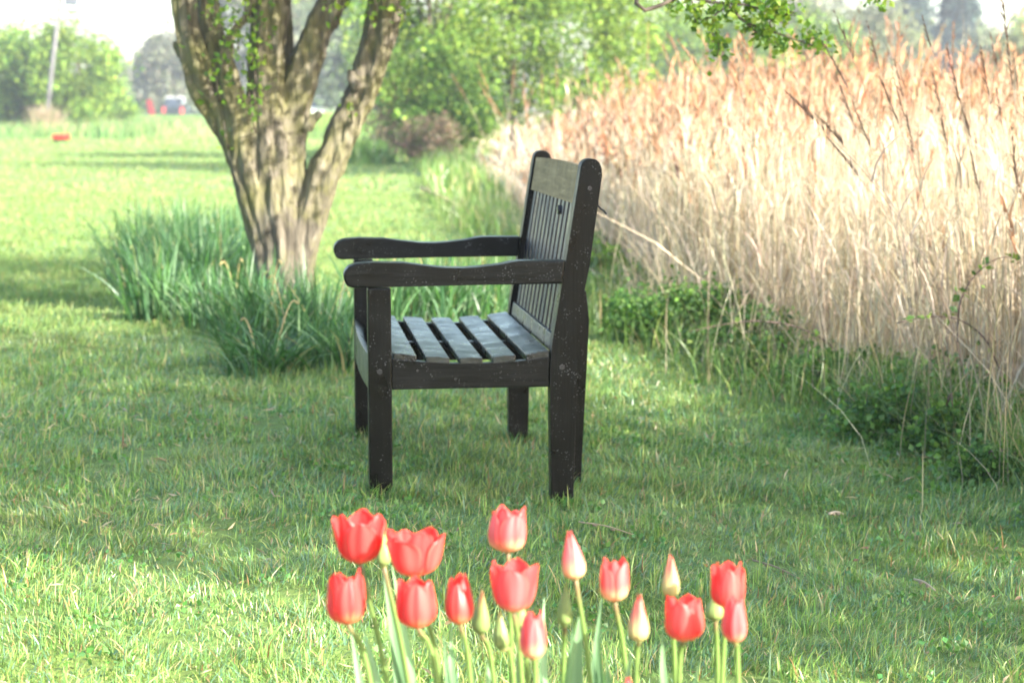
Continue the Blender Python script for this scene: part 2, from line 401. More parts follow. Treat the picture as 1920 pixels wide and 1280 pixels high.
def patch(g, x, y, h0, h1, w, cols, wts, lean=0.4, segs=3, tip=None):
    n = len(x); pos = np.stack([x, y, ground_z(x, y) - 0.01], 1)
    col = pick(n, cols, wts, 0.16)
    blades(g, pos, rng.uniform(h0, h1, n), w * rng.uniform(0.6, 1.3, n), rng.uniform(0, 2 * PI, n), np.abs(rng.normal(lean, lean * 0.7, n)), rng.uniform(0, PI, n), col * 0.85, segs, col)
BR_ = [(0.06, 0.15, 0.03), (0.10, 0.22, 0.04), (0.17, 0.30, 0.06)]
def verge():
    g = Geo()
    VC = [(0.07, 0.15, 0.03), (0.12, 0.23, 0.045), (0.20, 0.28, 0.07), (0.40, 0.33, 0.18)]
    for (y0, y1, n, h0, h1, w, wid) in ((5.5, 9, 9500, 0.10, 0.34, 0.006, 0.55), (9, 13, 5200, 0.10, 0.28, 0.007, 0.6), (13, 25, 7000, 0.12, 0.34, 0.010, 0.75), (25, 60, 9000, 0.15, 0.5, 0.022, 1.3)):
        y = rng.uniform(y0, y1, n); x = xbank(y) + rng.normal(0.12, 1.0, n) * wid * 0.42 + 0.1 * vnoise(y, y * 0, 3, 4)
        k = rng.random(n) < 0.65 + 0.5 * vnoise(x, y, 4.0, 21); k &= (x > xbank(y) - (0.12 if y1 < 10 else 0.5)); x, y = x[k], y[k]
        patch(g, x, y, h0, h1, w, VC, [3, 4, 2, 0.9], 0.45)
    n = 30000; y = 6.2 + 13 * rng.random(n) ** 1.5; w_ = 0.12 + 0.2 * (0.5 + 0.5 * vnoise(y, y * 0, 3.1, 51)); x = xbank(y) + 0.16 + rng.normal(size=n) * w_
    hh = np.clip(0.16 + 0.12 * vnoise(x, y, 3.0, 52), 0.02, .4) * np.exp(-((x - xbank(y) - .2) / .38) ** 2)
    leaves(g, np.stack([x, y, ground_z(x, y) + hh * rng.random(n) ** .6], 1), rng.uniform(.012, .034, n), pick(n, BR_ + [(.17, .28, .06)], [4, 3, 2, 1.2], .2), .7)
    n = 1500; y = rng.uniform(6.6, 13, n); x = xbank(y) + rng.normal(.25, .22, n)
    pos = np.stack([x, y, ground_z(x, y)], 1)
    blades(g, pos, rng.uniform(.15, .7, n), rng.uniform(.002, .0045, n), rng.uniform(0, 2 * PI, n), np.abs(rng.normal(.3, .35, n)), rng.uniform(0, PI, n), pick(n, [(.42, .35, .26), (.30, .24, .18), (.5, .44, .34)], [2, 2, 1]), 4, None, 4, .1)
    # rough grass left of the shrubs, and the tuft below the far tree
    for (px, py, sx, sy, n) in ((640, 258, 110, 3.0, 2500), (700, 300, 60, 2.0, 1800)):
        Y = 4770 / (py - 200); X = (px - 960) / F * Y
        x = X + rng.normal(size=n) * sx / F * Y * 0.5; y = Y + rng.normal(size=n) * sy
        patch(g, x, y, 0.2, 0.6, 0.03, VC, [4, 4, 1, 0.2], 0.4)
    tag(g.build('verge_grass', M['grass']), 'long unmown green grass along the bank below the reeds', 'grass', kind='stuff')
    g = Geo()
    n = 26000
    y = rng.uniform(58, 175, n); x = rng.uniform(-0.24, -0.035, n) * y
    k = rng.random(n) < 0.35 + 0.6 * (vnoise(x, y, 0.35, 31) > -0.2); k &= (y > 78 + 14 * vnoise(x, y * 0, 0.3, 5) - (x < -12) * 12)
    x, y = x[k], y[k]; n = len(x)
    dry = (vnoise(x, y, 0.22, 33) > 0.45)
    colA = pick(n, [(0.07, 0.15, 0.05), (0.11, 0.21, 0.07), (0.17, 0.25, 0.09)], [2, 3, 2]); colB = pick(n, [(0.26, 0.23, 0.12), (0.30, 0.26, 0.15), (0.12, 0.19, 0.06)], [2, 3, 2])
    col = np.where(dry[:, None], colB, colA)
    pos = np.stack([x, y, ground_z(x, y)], 1)
    blades(g, pos, rng.uniform(0.2, 0.75, n), rng.uniform(0.03, 0.07, n), rng.uniform(0, 2 * PI, n), rng.uniform(0.1, 0.7, n), rng.uniform(0, PI, n), col, 2, col)
    tag(g.build('rough_grass', M['lawnfar']), 'rough pale and green grass at the far side of the field', 'grass', kind='stuff')
verge()

# ------------------------------------------------------------------ bench
def uz(px, py, v=0.0):
    """photo pixel -> (u, z) on the bench's end plane"""
    r = ray(px, py); o = np.array([0, 0, CAMZ]) - (np.array([BX, BY, BZ]) + VX * v)
    t = -(o @ VX) / (r @ VX); p = o + r * t
    return (float(p @ UX), float(p[2]))
def make_bench():
    root = empty('garden_bench', (BX, BY, BZ), BA)
    tag(root, 'old black painted wooden garden bench with slatted seat, seen end on', 'bench')
    LEN = 1.28; T = 0.062
    fl = [uz(689, 541), uz(733, 541), (uz(737, 905)[0], -0.02), (uz(693, 905)[0], -0.02)]
    top = [uz(1089, 312), uz(1092, 304), uz(1098, 299), uz(1108, 297), uz(1118, 299), uz(1125, 305), uz(1129, 316), uz(1129, 330)]
    bp = top + [uz(1116, 422), uz(1106, 497), uz(1087, 576), uz(1083, 690)] + [(uz(1074, 935)[0], -0.04), (uz(1034, 935)[0], -0.04)] + [uz(1031, 690), uz(1036, 640), uz(1061, 491)]
    arm = [uz(*p) for p in ((644, 516), (646, 508), (653, 500), (667, 494), (700, 492), (756, 493), (794, 498), (834, 502), (870, 502.5), (900, 500.5), (937, 496), (958, 491.5), (975, 489), (1059.5, 488.5), (1054.5, 532), (881, 534.5), (734, 538), (662, 540), (651, 537), (646, 528))]
    rail = [uz(*p) for p in ((735, 673), (800, 679.5), (850, 682), (900, 682), (960, 679), (1030, 670))] + [uz(1030, 725.5), uz(735, 731)]
    for s in (0, 1):
        def vv(a, b): return (a, b) if s == 0 else (LEN - b, LEN - a)
        bm = bmesh.new(); prism(bm, fl, *vv(0, T)); bm_obj('front_leg', bm, M['paint_v'], root, 0.004)
        bm = bmesh.new(); prism(bm, bp, *vv(0, T)); o = bm_obj('back_post', bm, M['paint_v'], root, 0.004)
        bm = bmesh.new(); prism(bm, arm, *vv(-0.004, T + 0.008)); bm_obj('armrest', bm, M['paint_h'], root, 0.006)
        bm = bmesh.new(); prism(bm, rail, *vv(0.006, 0.044)); bm_obj('side_rail', bm, M['paint_h'], root, 0.003)
    # seat of five slats with their ends resting on the rails
    bm = bmesh.new()
    for (x0, y0, x1, y1) in ((738, 662, 781, 667), (799, 668.5, 843, 671), (862, 671, 905, 671), (924, 669.5, 967, 666), (987, 664.5, 1030.5, 657)):
        a = uz(x0, y0, 0.01); b = uz(x1, y1, 0.01); th = 0.019
        prof = [(a[0], a[1] - th), (b[0], b[1] - th), (b[0], b[1]), ((a[0] + b[0]) / 2, (a[1] + b[1]) / 2 + 0.0012), (a[0], a[1])]
        prism(bm, prof, 0.012, LEN - 0.012)
    # notch the slat ends clear of the posts is not needed: the outer slats stop inside them
    bm_obj('seat', bm, M['paint_l'], root, 0.003)
    # front and rear seat rails
    f0 = fl[0][0]; z1 = uz(735, 690)[1]; z0 = uz(735, 735)[1]
    bm = bmesh.new()
    nn = 12; pr = []
    for i in range(nn + 1):
        v = T + (LEN - 2 * T) * i / nn; bow = -0.012 * (1 - (2 * i / nn - 1) ** 2)
        pr.append((v, bow))
    A = [[bm.verts.new((f0 + 0.004 + b + dx, v, zz)) for (v, b) in pr] for dx, zz in ((0, z0), (0, z1 + 0.03), (0.028, z1 + 0.0), (0.028, z0))]
    for k in range(4):
        for i in range(nn): bm.faces.new((A[k][i], A[k][i + 1], A[(k + 1) % 4][i + 1], A[(k + 1) % 4][i]))
    for e in (0, nn): bm.faces.new([A[k][e] for k in range(4)])
    bm_obj('front_rail', bm, M['paint_l'], root, 0.002)
    ub = uz(1040, 700)[0]
    bm = bmesh.new(); box(bm, ub, ub + 0.03, T, LEN - T, z0, z1 - 0.006); bm_obj('rear_rail', bm, M['paint_l'], root, 0.003)
    um = uz(880, 700)[0]
    bm = bmesh.new(); box(bm, fl[0][0] + 0.035, ub - 0.002, LEN / 2 - 0.02, LEN / 2 + 0.02, z0 + 0.02, uz(880, 682)[1]); bm_obj('centre_rail', bm, M['paint_h'], root, 0.003)
    # backrest: raked frame between the posts
    pT = np.array(uz(1089, 312)); pB = np.array(uz(1037, 640)); dr = (pT - pB) / np.linalg.norm(pT - pB); nr = np.array([dr[1], -dr[0]])
    HB = np.linalg.norm(pT - pB)
    def rk(a, b): p = pB + dr * a + nr * b; return (float(p[0]), float(p[1]))
    ctop = HB - 0.000; cbot = ctop - 0.104
    bm = bmesh.new()
    # crest rail with a shallow arched top
    nn = 16; rows = []
    for i in range(nn + 1):
        v = T + (LEN - 2 * T) * i / nn; h = 0.006 * (1 - (2 * i / nn - 1) ** 2)
        rows.append([bm.verts.new((p[0], v, p[1])) for p in (rk(cbot, 0.008), rk(ctop + h, 0.008), rk(ctop + h, 0.040), rk(cbot, 0.040))])
    for i in range(nn):
        for k in range(4): bm.faces.new((rows[i][k], rows[i + 1][k], rows[i + 1][(k + 1) % 4], rows[i][(k + 1) % 4]))
    bm.faces.new(rows[0]); bm.faces.new(rows[-1][::-1])
    o = bm_obj('crest_rail', bm, M['crest'], root, 0.0); o['label'] = 'tan top rail of the backrest'
    bm = bmesh.new(); prism(bm, [rk(-0.035, 0.006), rk(0.012, 0.006), rk(0.012, 0.040), rk(-0.035, 0.040)], T, LEN - T); bm_obj('lower_back_rail', bm, M['paint_l'], root, 0.003)
    bm = bmesh.new(); ns = 12; gap = (LEN - 2 * T) / ns
    for i in range(ns):
        v = T + gap * (i + 0.5)
        prism(bm, [rk(0.010, 0.016), rk(cbot + 0.003, 0.016), rk(cbot + 0.003, 0.032), rk(0.010, 0.032)], v - 0.027, v + 0.027)
    bm_obj('backrest', bm, M['paint_b'], root, 0.003)
    # bolts
    def bolt(px, py, r=0.0075):
        u, z = uz(px, py)
        g = Geo(); tube(g, [(u, -0.005, z), (u, 0.004, z)], r, 6, cap=True); g.build('bolt', M['bolt'], root)
    bolt(712, 697); bolt(1054, 688); bolt(1106, 353, 0.006); bolt(783, 695, 0.003)
    g = Geo(); u, z = uz(854, 711); tube(g, [(u, 0.002, z), (u, 0.012, z)], 0.003, 6); g.build('bolt', M['bolt'], root)
    # small cleat on the back slats and the frayed string behind the post
    g = Geo(); c = rk(cbot - 0.03, 0.014)
    tube(g, [(c[0] - 0.008, 0.42, c[1]), (c[0] + 0.004, 0.42, c[1])], 0.013, 8); tube(g, [(c[0] - 0.004, 0.40, c[1] - 0.006), (c[0] - 0.004, 0.45, c[1] + 0.004)], 0.005, 6)
    g.build('cleat', M['bolt'], root)
    g = Geo(); P = [uz(1116, 372), uz(1122, 376), uz(1124, 384), uz(1131, 393), uz(1137, 397), uz(1142, 403)]
    tube(g, smooth_path([(p[0], 0.05, p[1]) for p in P], 16), 0.0028, 6)
    P = [uz(1121, 374), uz(1125, 380), uz(1123, 390)]
    tube(g, smooth_path([(p[0], 0.055, p[1]) for p in P], 8), 0.004, 6)
    g.build('string_end', M['rubber'], root)
    # the dark prop standing close behind the near post
    bm = bmesh.new()
    v = 0.36
    pf = [uz(1058, 545, v), uz(1098, 545, v), uz(1103.5, 600, v), uz(1094, 780, v), (uz(1087, 905, v)[0], -0.03), (uz(1050, 905, v)[0], -0.03)]
    prism(bm, pf, v, v + 0.05); o = bm_obj('prop_post', bm, M['paint_v'], root, 0.004)
    o.location = (0.002, 0, 0)
make_bench()

# ------------------------------------------------------------------ tulips
def petal(g, R, H, az, rprof, A0, tipk, jit, inner, cset, pale):
    ns, nt_ = 20, 21
    s = 1 - (1 - np.linspace(0, 1, ns)) ** 1.5; t = np.linspace(-1, 1, nt_)
    S, T = np.meshgrid(s, t, indexing='ij')
    r = np.interp(S, rprof[0], rprof[1])
    # smooth the profile
    k = np.array([np.interp(np.clip(S + d, 0, 1), rprof[0], rprof[1]) for d in (-0.09, -0.045, 0, 0.045, 0.09)]); r = k.mean(0) * np.where(S < 0.04, 0.6, 1)
    wid = np.where(S < 0.5, 0.72 + 0.28 * np.sin(S / 0.5 * PI / 2), (1 - (((S - 0.5) / 0.5).clip(0)) ** tipk).clip(0) ** 0.5)
    th = T * A0 * wid
    # petals are flatter than the circle they ring, edges lifting outward on the outer ones
    rr = R * r * (0.87 if inner else 1.0) * (1 - 0.10 * np.abs(T) ** 2 * wid + 0.03 * np.cos(T * PI * 3 + jit[0]) * S)
    rr = rr + R * jit[1] * S ** 2 + R * 0.05 * np.sin(T * 2.3 + jit[2]) * S ** 3
    z = H * (0.75 * S ** 1.4 + 0.25 * S) * (1 + jit[3] * S) - H * 0.05 * (np.abs(T) ** 2) * S + H * 0.015 * np.sin(T * 7 + jit[0] * 3) * S ** 3
    # central crease
    rr = rr + R * 0.05 * np.exp(-(T / 0.12) ** 2) * np.sin(S * PI) * (1 if not inner else 0.5)
    X = rr * np.cos(th + az); Y = rr * np.sin(th + az)
    red, pink, cream = [np.array(c) for c in cset]
    st = 0.5 + 0.5 * np.cos(T * 17 + jit[0]); 
    kb = sstep((pale[0] + 0.17 - S + 0.10 * st * (1 - np.abs(T)) ) / 0.42)[..., None]
    ke = (0.55 * np.exp(-((np.abs(T) - 0.45) / 0.4) ** 2) * (1 - S * 0.5))[..., None] * (0.3 if inner else 1) * pale[1]
    c = red * (1 - ke) + pink * ke
    c = c * (1 - kb) + cream * kb
    vein = 0.5 + 0.5 * np.sin(T * 31 + 1.5 * np.sin(S * 5 + jit[0])); c = c * (1 - 0.16 * vein * (1 - S * .3))[..., None]
    rim = (sstep((np.abs(T) - 0.82) / 0.18) * S * 0.6)[..., None]; c = c * (1 - rim) + np.array([0.82, 0.26, 0.20]) * rim
    i = np.arange(ns - 1)[:, None] * nt_ + np.arange(nt_ - 1)[None]
    q = np.stack([i, i + 1, i + 1 + nt_, i + nt_], -1).reshape(-1, 4)
    g.add(np.stack([X, Y, z], -1).reshape(-1, 3), [q], c.reshape(-1, 3))

RED = ((0.72, 0.036, 0.036), (0.80, 0.24, 0.20), (0.84, 0.50, 0.20))
PNK = ((0.70, 0.055, 0.055), (0.76, 0.30, 0.29), (0.82, 0.64, 0.34))
PALE = ((0.60, 0.05, 0.05), (0.66, 0.46, 0.28), (0.62, 0.62, 0.27))
GRN = ((0.50, 0.22, 0.12), (0.33, 0.42, 0.16), (0.30, 0.42, 0.14))
KS = [0, .05, .10, .18, .3, .5, .75, 1]
PROF = {'wide': (KS, [.10, .36, .54, .72, .88, 1.0, 1.08, 1.14], 0.92, 3.6),
        'cup': (KS, [.10, .40, .60, .80, .95, 1.0, .94, .84], 0.95, 3.4),
        'half': (KS, [.10, .42, .64, .84, .97, 1.0, .84, .58], 1.0, 3.0),
        'closed': (KS, [.12, .48, .72, .90, 1.0, .93, .58, .12], 1.2, 2.0),
        'bud': (KS, [.14, .50, .74, .92, 1.0, .90, .50, .06], 1.3, 2.0)}
def leafblade(g, base, tip, width, bend, fold=0.35, col=(0.10, 0.20, 0.085), nseg=16, twist=0.0):
    base = np.asarray(base, float); tip = np.asarray(tip, float)
    mid = (base + tip) / 2 + np.asarray(bend, float)
    t = np.linspace(0, 1, nseg)[:, None]
    P = (1 - t) ** 2 * base + 2 * t * (1 - t) * mid + t ** 2 * tip
    tg = np.gradient(P, axis=0); tg /= np.linalg.norm(tg, axis=1)[:, None]
    face = np.array([math.sin(twist), -math.cos(twist), 0.15])
    sd = np.cross(tg, face); sd /= np.linalg.norm(sd, axis=1)[:, None]
    nm = np.cross(sd, tg)
    w = width * 0.5 * np.sin(np.clip(t * 0.93 + 0.10, 0, 1) ** 0.75 * PI) ** 0.8 + 0.0006
    V = []; cols = []
    K = 7
    for k, u in enumerate(np.linspace(-1, 1, K)):
        V.append(P + sd * w * u + nm * w * (fold * abs(u) ** 1.4 + 0.04 * math.sin(k * 2.1)) )
        cols.append(np.tile(np.array(col) * (1 + 0.10 * math.sin(k * 2.7)), (nseg, 1)))
    V = np.stack(V, 1); C = np.stack(cols, 1)
    i = np.arange(nseg - 1)[:, None] * K + np.arange(K - 1)[None]
    g.add(V.reshape(-1, 3), [np.stack([i, i + 1, i + 1 + K, i + K], -1).reshape(-1, 4)], C.reshape(-1, 3))

def make_tulip(cx, cy, wpx, hpx, Y, kind, cset, pale, tilt, foot, label, az0, lvs=()):
    """cx,cy,wpx,hpx: head in photo pixels; foot: stem pixel low in the picture"""
    D = Y
    sc = D / F
    R = wpx * sc / 2; H = hpx * sc
    rp = PROF[kind]
    R = R / max(rp[1]) * 0.98
    hb = at(cx - tilt * hpx * 0.5, cy + hpx * 0.5, Y)           # base of the flower
    ft = at(foot[0], foot[1], Y + 0.02)
    dv = ft - hb; k = (hb[2] + 0.02) / max(0.02, hb[2] - ft[2])
    gx = hb[0] + dv[0] * min(k, 3.2) * 0.85; gy = Y + 0.03
    gz = float(ground_z(gx, gy))
    root = empty('tulip', (gx, gy, gz)); tag(root, label, 'tulip', 'tulips in the foreground bed')
    o = np.array([gx, gy, gz])
    g = Geo()
    pts = smooth_path([(gx, gy, gz - 0.02), ft, hb + np.array([0, 0, 0.002])], 22) - o
    tc = np.linspace(0, 1, 22)[:, None]
    cgreen = np.array([0.17, 0.27, 0.07]); cbr = np.array([0.24, 0.17, 0.09])
    sc_ = cgreen * (1 - sstep((tc - 0.75) / 0.25)) + cbr * sstep((tc - 0.75) / 0.25)
    tube(g, pts, np.linspace(0.0042, 0.0030, 22), 9, np.repeat(sc_, 9, 0))
    g.build('stem', M['tulipleaf'], root, smooth=True)
    # flower head: an Empty-free part; six petals are its sub-parts around a small receptacle
    hd = Geo(); tube(hd, [(0, 0, -0.002), (0, 0, 0.003), (0, 0, 0.006)], [0.003, 0.0045, 0.002], 9, (0.30, 0.34, 0.12))
    head = hd.build('flower', M['tulipleaf'], root, smooth=True)
    head.location = tuple(hb - o); head.rotation_euler = (rng.normal() * 0.05, math.atan(tilt), 0)
    for j in range(6):
        inner = j >= 3
        az = az0 + j * 2 * PI / 3 + (PI / 3 if inner else 0) + rng.normal() * 0.06
        g = Geo()
        jit = (rng.uniform(0, 6), rng.normal() * (0.07 if kind in ('wide', 'cup') else 0.02), rng.uniform(0, 6), rng.normal() * 0.035 - (0.10 if not inner and kind in ('wide', 'cup', 'half') else 0))
        petal(g, R, H, az, (rp[0], rp[1]), rp[2], rp[3], jit, inner, cset, pale)
        p = g.build('petal', M['petal'], head, smooth=True)
    for (tx, ty, bx, wd, dy, tw) in lvs:
        g = Geo()
        tip = at(tx, ty, Y + dy); b0 = at(bx, 1280, Y + dy * 0.5)
        base = np.array([b0[0] * 0.6 + gx * 0.4, gy + dy * 0.2, gz + 0.02])
        bend = (b0 - (base + tip) / 2) * 0.9; bend[2] = 0.02
        leafblade(g, base - o, tip - o, wd * 1.35 * sc, bend, 0.35, np.array([0.15, 0.27, 0.13]) * rng.uniform(0.85, 1.2), twist=tw)
        g.build('leaf', M['tulipleaf'], root, smooth=True)

# (cx, cy, w, h, Y, kind, colours, (pale height, pale edges), tilt, foot, label, azimuth, leaves)
TU = [
 (675, 1007, 104, 96, 3.16, 'wide', RED, (0.12, 0.8), 0.02, (722, 1260), 'wide open red tulip, the highest bloom at the left end of the bed', -1.5, [(678, 1170, 742, 26, 0.06, 0.6)]),
 (777, 1034, 110, 92, 3.12, 'wide', RED, (0.12, 1.2), 0.0, (824, 1260), 'widest flat-topped red tulip, directly above another red bloom', -2.2, []),
 (649, 1120, 78, 98, 3.05, 'cup', RED, (0.22, 0.7), -0.04, (694, 1275), 'low red cup tulip at the far left, cream toward its base', -1.1, [(655, 1165, 700, 20, 0.10, 0.3)]),
 (781, 1127, 82, 98, 3.02, 'cup', RED, (0.18, 1.0), -0.02, (820, 1275), 'rounded red tulip tucked under the widest bloom', -1.5, [(830, 1175, 860, 16, 0.08, -0.4)]),
 (861, 1122, 58, 96, 3.08, 'half', RED, (0.18, 0.9), -0.02, (882, 1275), 'narrow upright red tulip just left of a green bud', -1.7, [(846, 1172, 842, 27, 0.06, 0.1)]),
 (953, 991, 76, 88, 3.30, 'cup', PNK, (0.30, 1.1), 0.02, (958, 1200), 'highest tulip in the middle, orange red and yellow at its base', -1.0, []),
 (964, 1097, 100, 98, 3.06, 'wide', PNK, (0.16, 1.1), 0.04, (978, 1270), 'pinkish red tulip with flaring petals, below the highest middle tulip', -1.75, []),
 (1000, 1187, 54, 96, 2.94, 'half', PNK, (0.34, 1.5), 0.02, (1004, 1275), 'low pale pink tulip half closed, at the centre of the bed', -1.3, [(1012, 1238, 1040, 30, 0.05, -0.5)]),
 (1073, 1039, 48, 92, 3.12, 'closed', PNK, (0.42, 1.8), -0.12, (1106, 1270), 'closed red and cream tulip leaning left on a long bare stem', -0.6, [(1092, 1125, 1048, 40, 0.05, 0.3), (1128, 1122, 1098, 26, 0.10, -0.3)]),
 (1152, 1086, 58, 82, 3.14, 'cup', PNK, (0.36, 1.0), 0.0, (1176, 1275), 'small orange red tulip with a dark cleft, right of the closed leaning one', -0.5, [(1135, 1225, 1160, 34, -0.04, 0.3), (1120, 1190, 1148, 26, 0.06, -0.6)]),
 (1258, 1079, 36, 80, 3.20, 'closed', PALE, (0.62, 1.9), 0.0, (1266, 1270), 'slim closed cream tulip with a red slit, rising behind a round red bloom', -1.0, [(1312, 1238, 1268, 16, 0.03, -0.6)]),
 (1282, 1156, 80, 90, 3.04, 'cup', RED, (0.14, 1.0), -0.02, (1273, 1275), 'round full red tulip in front of the slim cream one', -1.9, [(1240, 1180, 1252, 28, 0.05, 0.2)]),
 (1365, 1095, 68, 88, 3.12, 'cup', RED, (0.12, 1.1), 0.03, (1354, 1275), 'upper red tulip of the overlapping pair at the right end', -1.6, []),
 (1378, 1158, 50, 92, 2.98, 'half', PNK, (0.18, 1.2), 0.0, (1384, 1275), 'lower narrow red tulip of the overlapping pair at the right end', -1.2, []),
 (1198, 1158, 43, 88, 3.04, 'closed', PALE, (0.50, 1.6), 0.0, (1193, 1275), 'half pale closed tulip with a red tip, left of the round red bloom', -0.9, [(1183, 1215, 1150, 34, 0.05, 0.2)]),
 (903, 1146, 37, 84, 3.14, 'bud', GRN, (0.80, 1.6), 0.03, (925, 1270), 'larger green tulip bud with a pink tip beside a narrow red tulip', -1.0, [(888, 1228, 886, 14, 0.04, 0.1), (918, 1200, 905, 24, 0.08, 0.6)]),
 (939, 1180, 32, 74, 3.10, 'bud', GRN, (0.95, 1.0), -0.08, (962, 1270), 'small green tulip bud leaning left under the flaring pinkish tulip', -0.7, []),
 (1060, 1132, 31, 82, 3.18, 'bud', GRN, (1.2, 1.0), 0.02, (1056, 1270), 'all green tulip bud under the closed leaning red and cream tulip', -1.3, [(1020, 1120, 1010, 22, 0.14, 0.5), (1075, 1175, 1062, 34, 0.0, -0.2)]),
 (1341, 1134, 36, 56, 3.20, 'bud', GRN, (1.2, 1.0), 0.0, (1346, 1270), 'green tulip bud mostly hidden behind the upper red tulip at the right', -1.0, []),
 (719, 1028, 30, 66, 3.24, 'bud', GRN, (1.2, 1.0), 0.0, (764, 1270), 'green tulip bud between the two widest red blooms', -0.4, [(716, 1052, 768, 27, 0.04, 0.15), (735, 1060, 785, 20, 0.08, 0.5)]),
 (977, 1152, 30, 52, 3.16, 'bud', GRN, (1.2, 1.0), 0.0, (990, 1270), 'green tulip bud behind the flaring pinkish tulip in the middle', -0.4, [(968, 1190, 985, 24, 0.05, 0.2)]),
 (1178, 1290, 30, 50, 2.96, 'closed', RED, (0.25, 1.0), 0.0, (1178, 1330), 'red tulip tip just entering the picture at the bottom edge', -0.4, []),
]
for a in TU: make_tulip(*a)

# ------------------------------------------------------------------ foliage makers
def clumpy(n, centre, radii, nclump, spread, flat=1.0, shell=0.5):
    """points in uneven leaf clumps within an ellipsoid; returns points and clump index"""
    d = rng.normal(size=(nclump, 3)); d /= np.linalg.norm(d, axis=1)[:, None]
    r = rng.uniform(shell, 1.0, nclump)[:, None] ** 0.8
    cc = d * r * np.asarray(radii)
    w = rng.lognormal(0, 0.45, nclump); w /= w.sum()
    i = rng.choice(nclump, n, p=w)
    sz = rng.uniform(0.6, 1.5, nclump) * spread
    p = cc[i] + rng.normal(size=(n, 3)) * sz[i][:, None] * np.array([1, 1, flat])
    return p + np.asarray(centre), i, cc + np.asarray(centre)
def make_tree(name, label, cat, x, y, h, rad, zb, cols, nleaf, lsize, trunk=0.12, nclump=70, group=None, barkm='bark2', leafm='far', wts=None, limbs=8, spread=0.2, shell=0.35, cone=False):
    z0 = float(ground_z(x, y)); root = empty(name, (x, y, z0)); tag(root, label, cat, group)
    g = Geo(); hc = (h + zb) / 2; rz = (h - zb) / 2
    P, ci, cc = clumpy(nleaf, (0, 0, hc), (rad, rad, rz), nclump, spread * rad, 0.8, shell)
    if cone:
        k = np.clip((P[:, 2] - zb) / (h - zb), 0, 1); P[:, :2] *= (1.25 - 1.05 * k)[:, None]
    P[:, 2] = np.maximum(P[:, 2], 0.05)
    clv = rng.lognormal(0, 0.22, nclump)[ci][:, None]
    c = pick(nleaf, cols, wts or [1] * len(cols), 0.12) * clv
    g.add(np.zeros((0, 3)), []) if False else None
    leaves(g, P, lsize * rng.uniform(0.6, 1.4, nleaf), np.clip(c, 0.01, 0.8))
    g.build('crown', M[leafm], root)
    g = Geo()
    tp = smooth_path([(0, 0, -0.1), (rng.normal() * 0.03 * h, rng.normal() * .03 * h, h * 0.35), (rng.normal() * .04 * h, rng.normal() * .04 * h, h * 0.8)], 10)
    tube(g, tp, np.linspace(trunk, trunk * 0.25, 10), 9)
    for k in range(limbs):
        b = tp[rng.integers(2, 8)]; e = cc[rng.integers(nclump)]
        if cone: e = e * np.array([0.6, 0.6, 1])
        m_ = (b + e) / 2 + np.array([0, 0, 0.08 * h])
        tube(g, smooth_path([b, m_, e], 7), np.linspace(trunk * 0.45, trunk * 0.08, 7), 6)
    g.build('trunk', M[barkm], root, smooth=True)
    return root

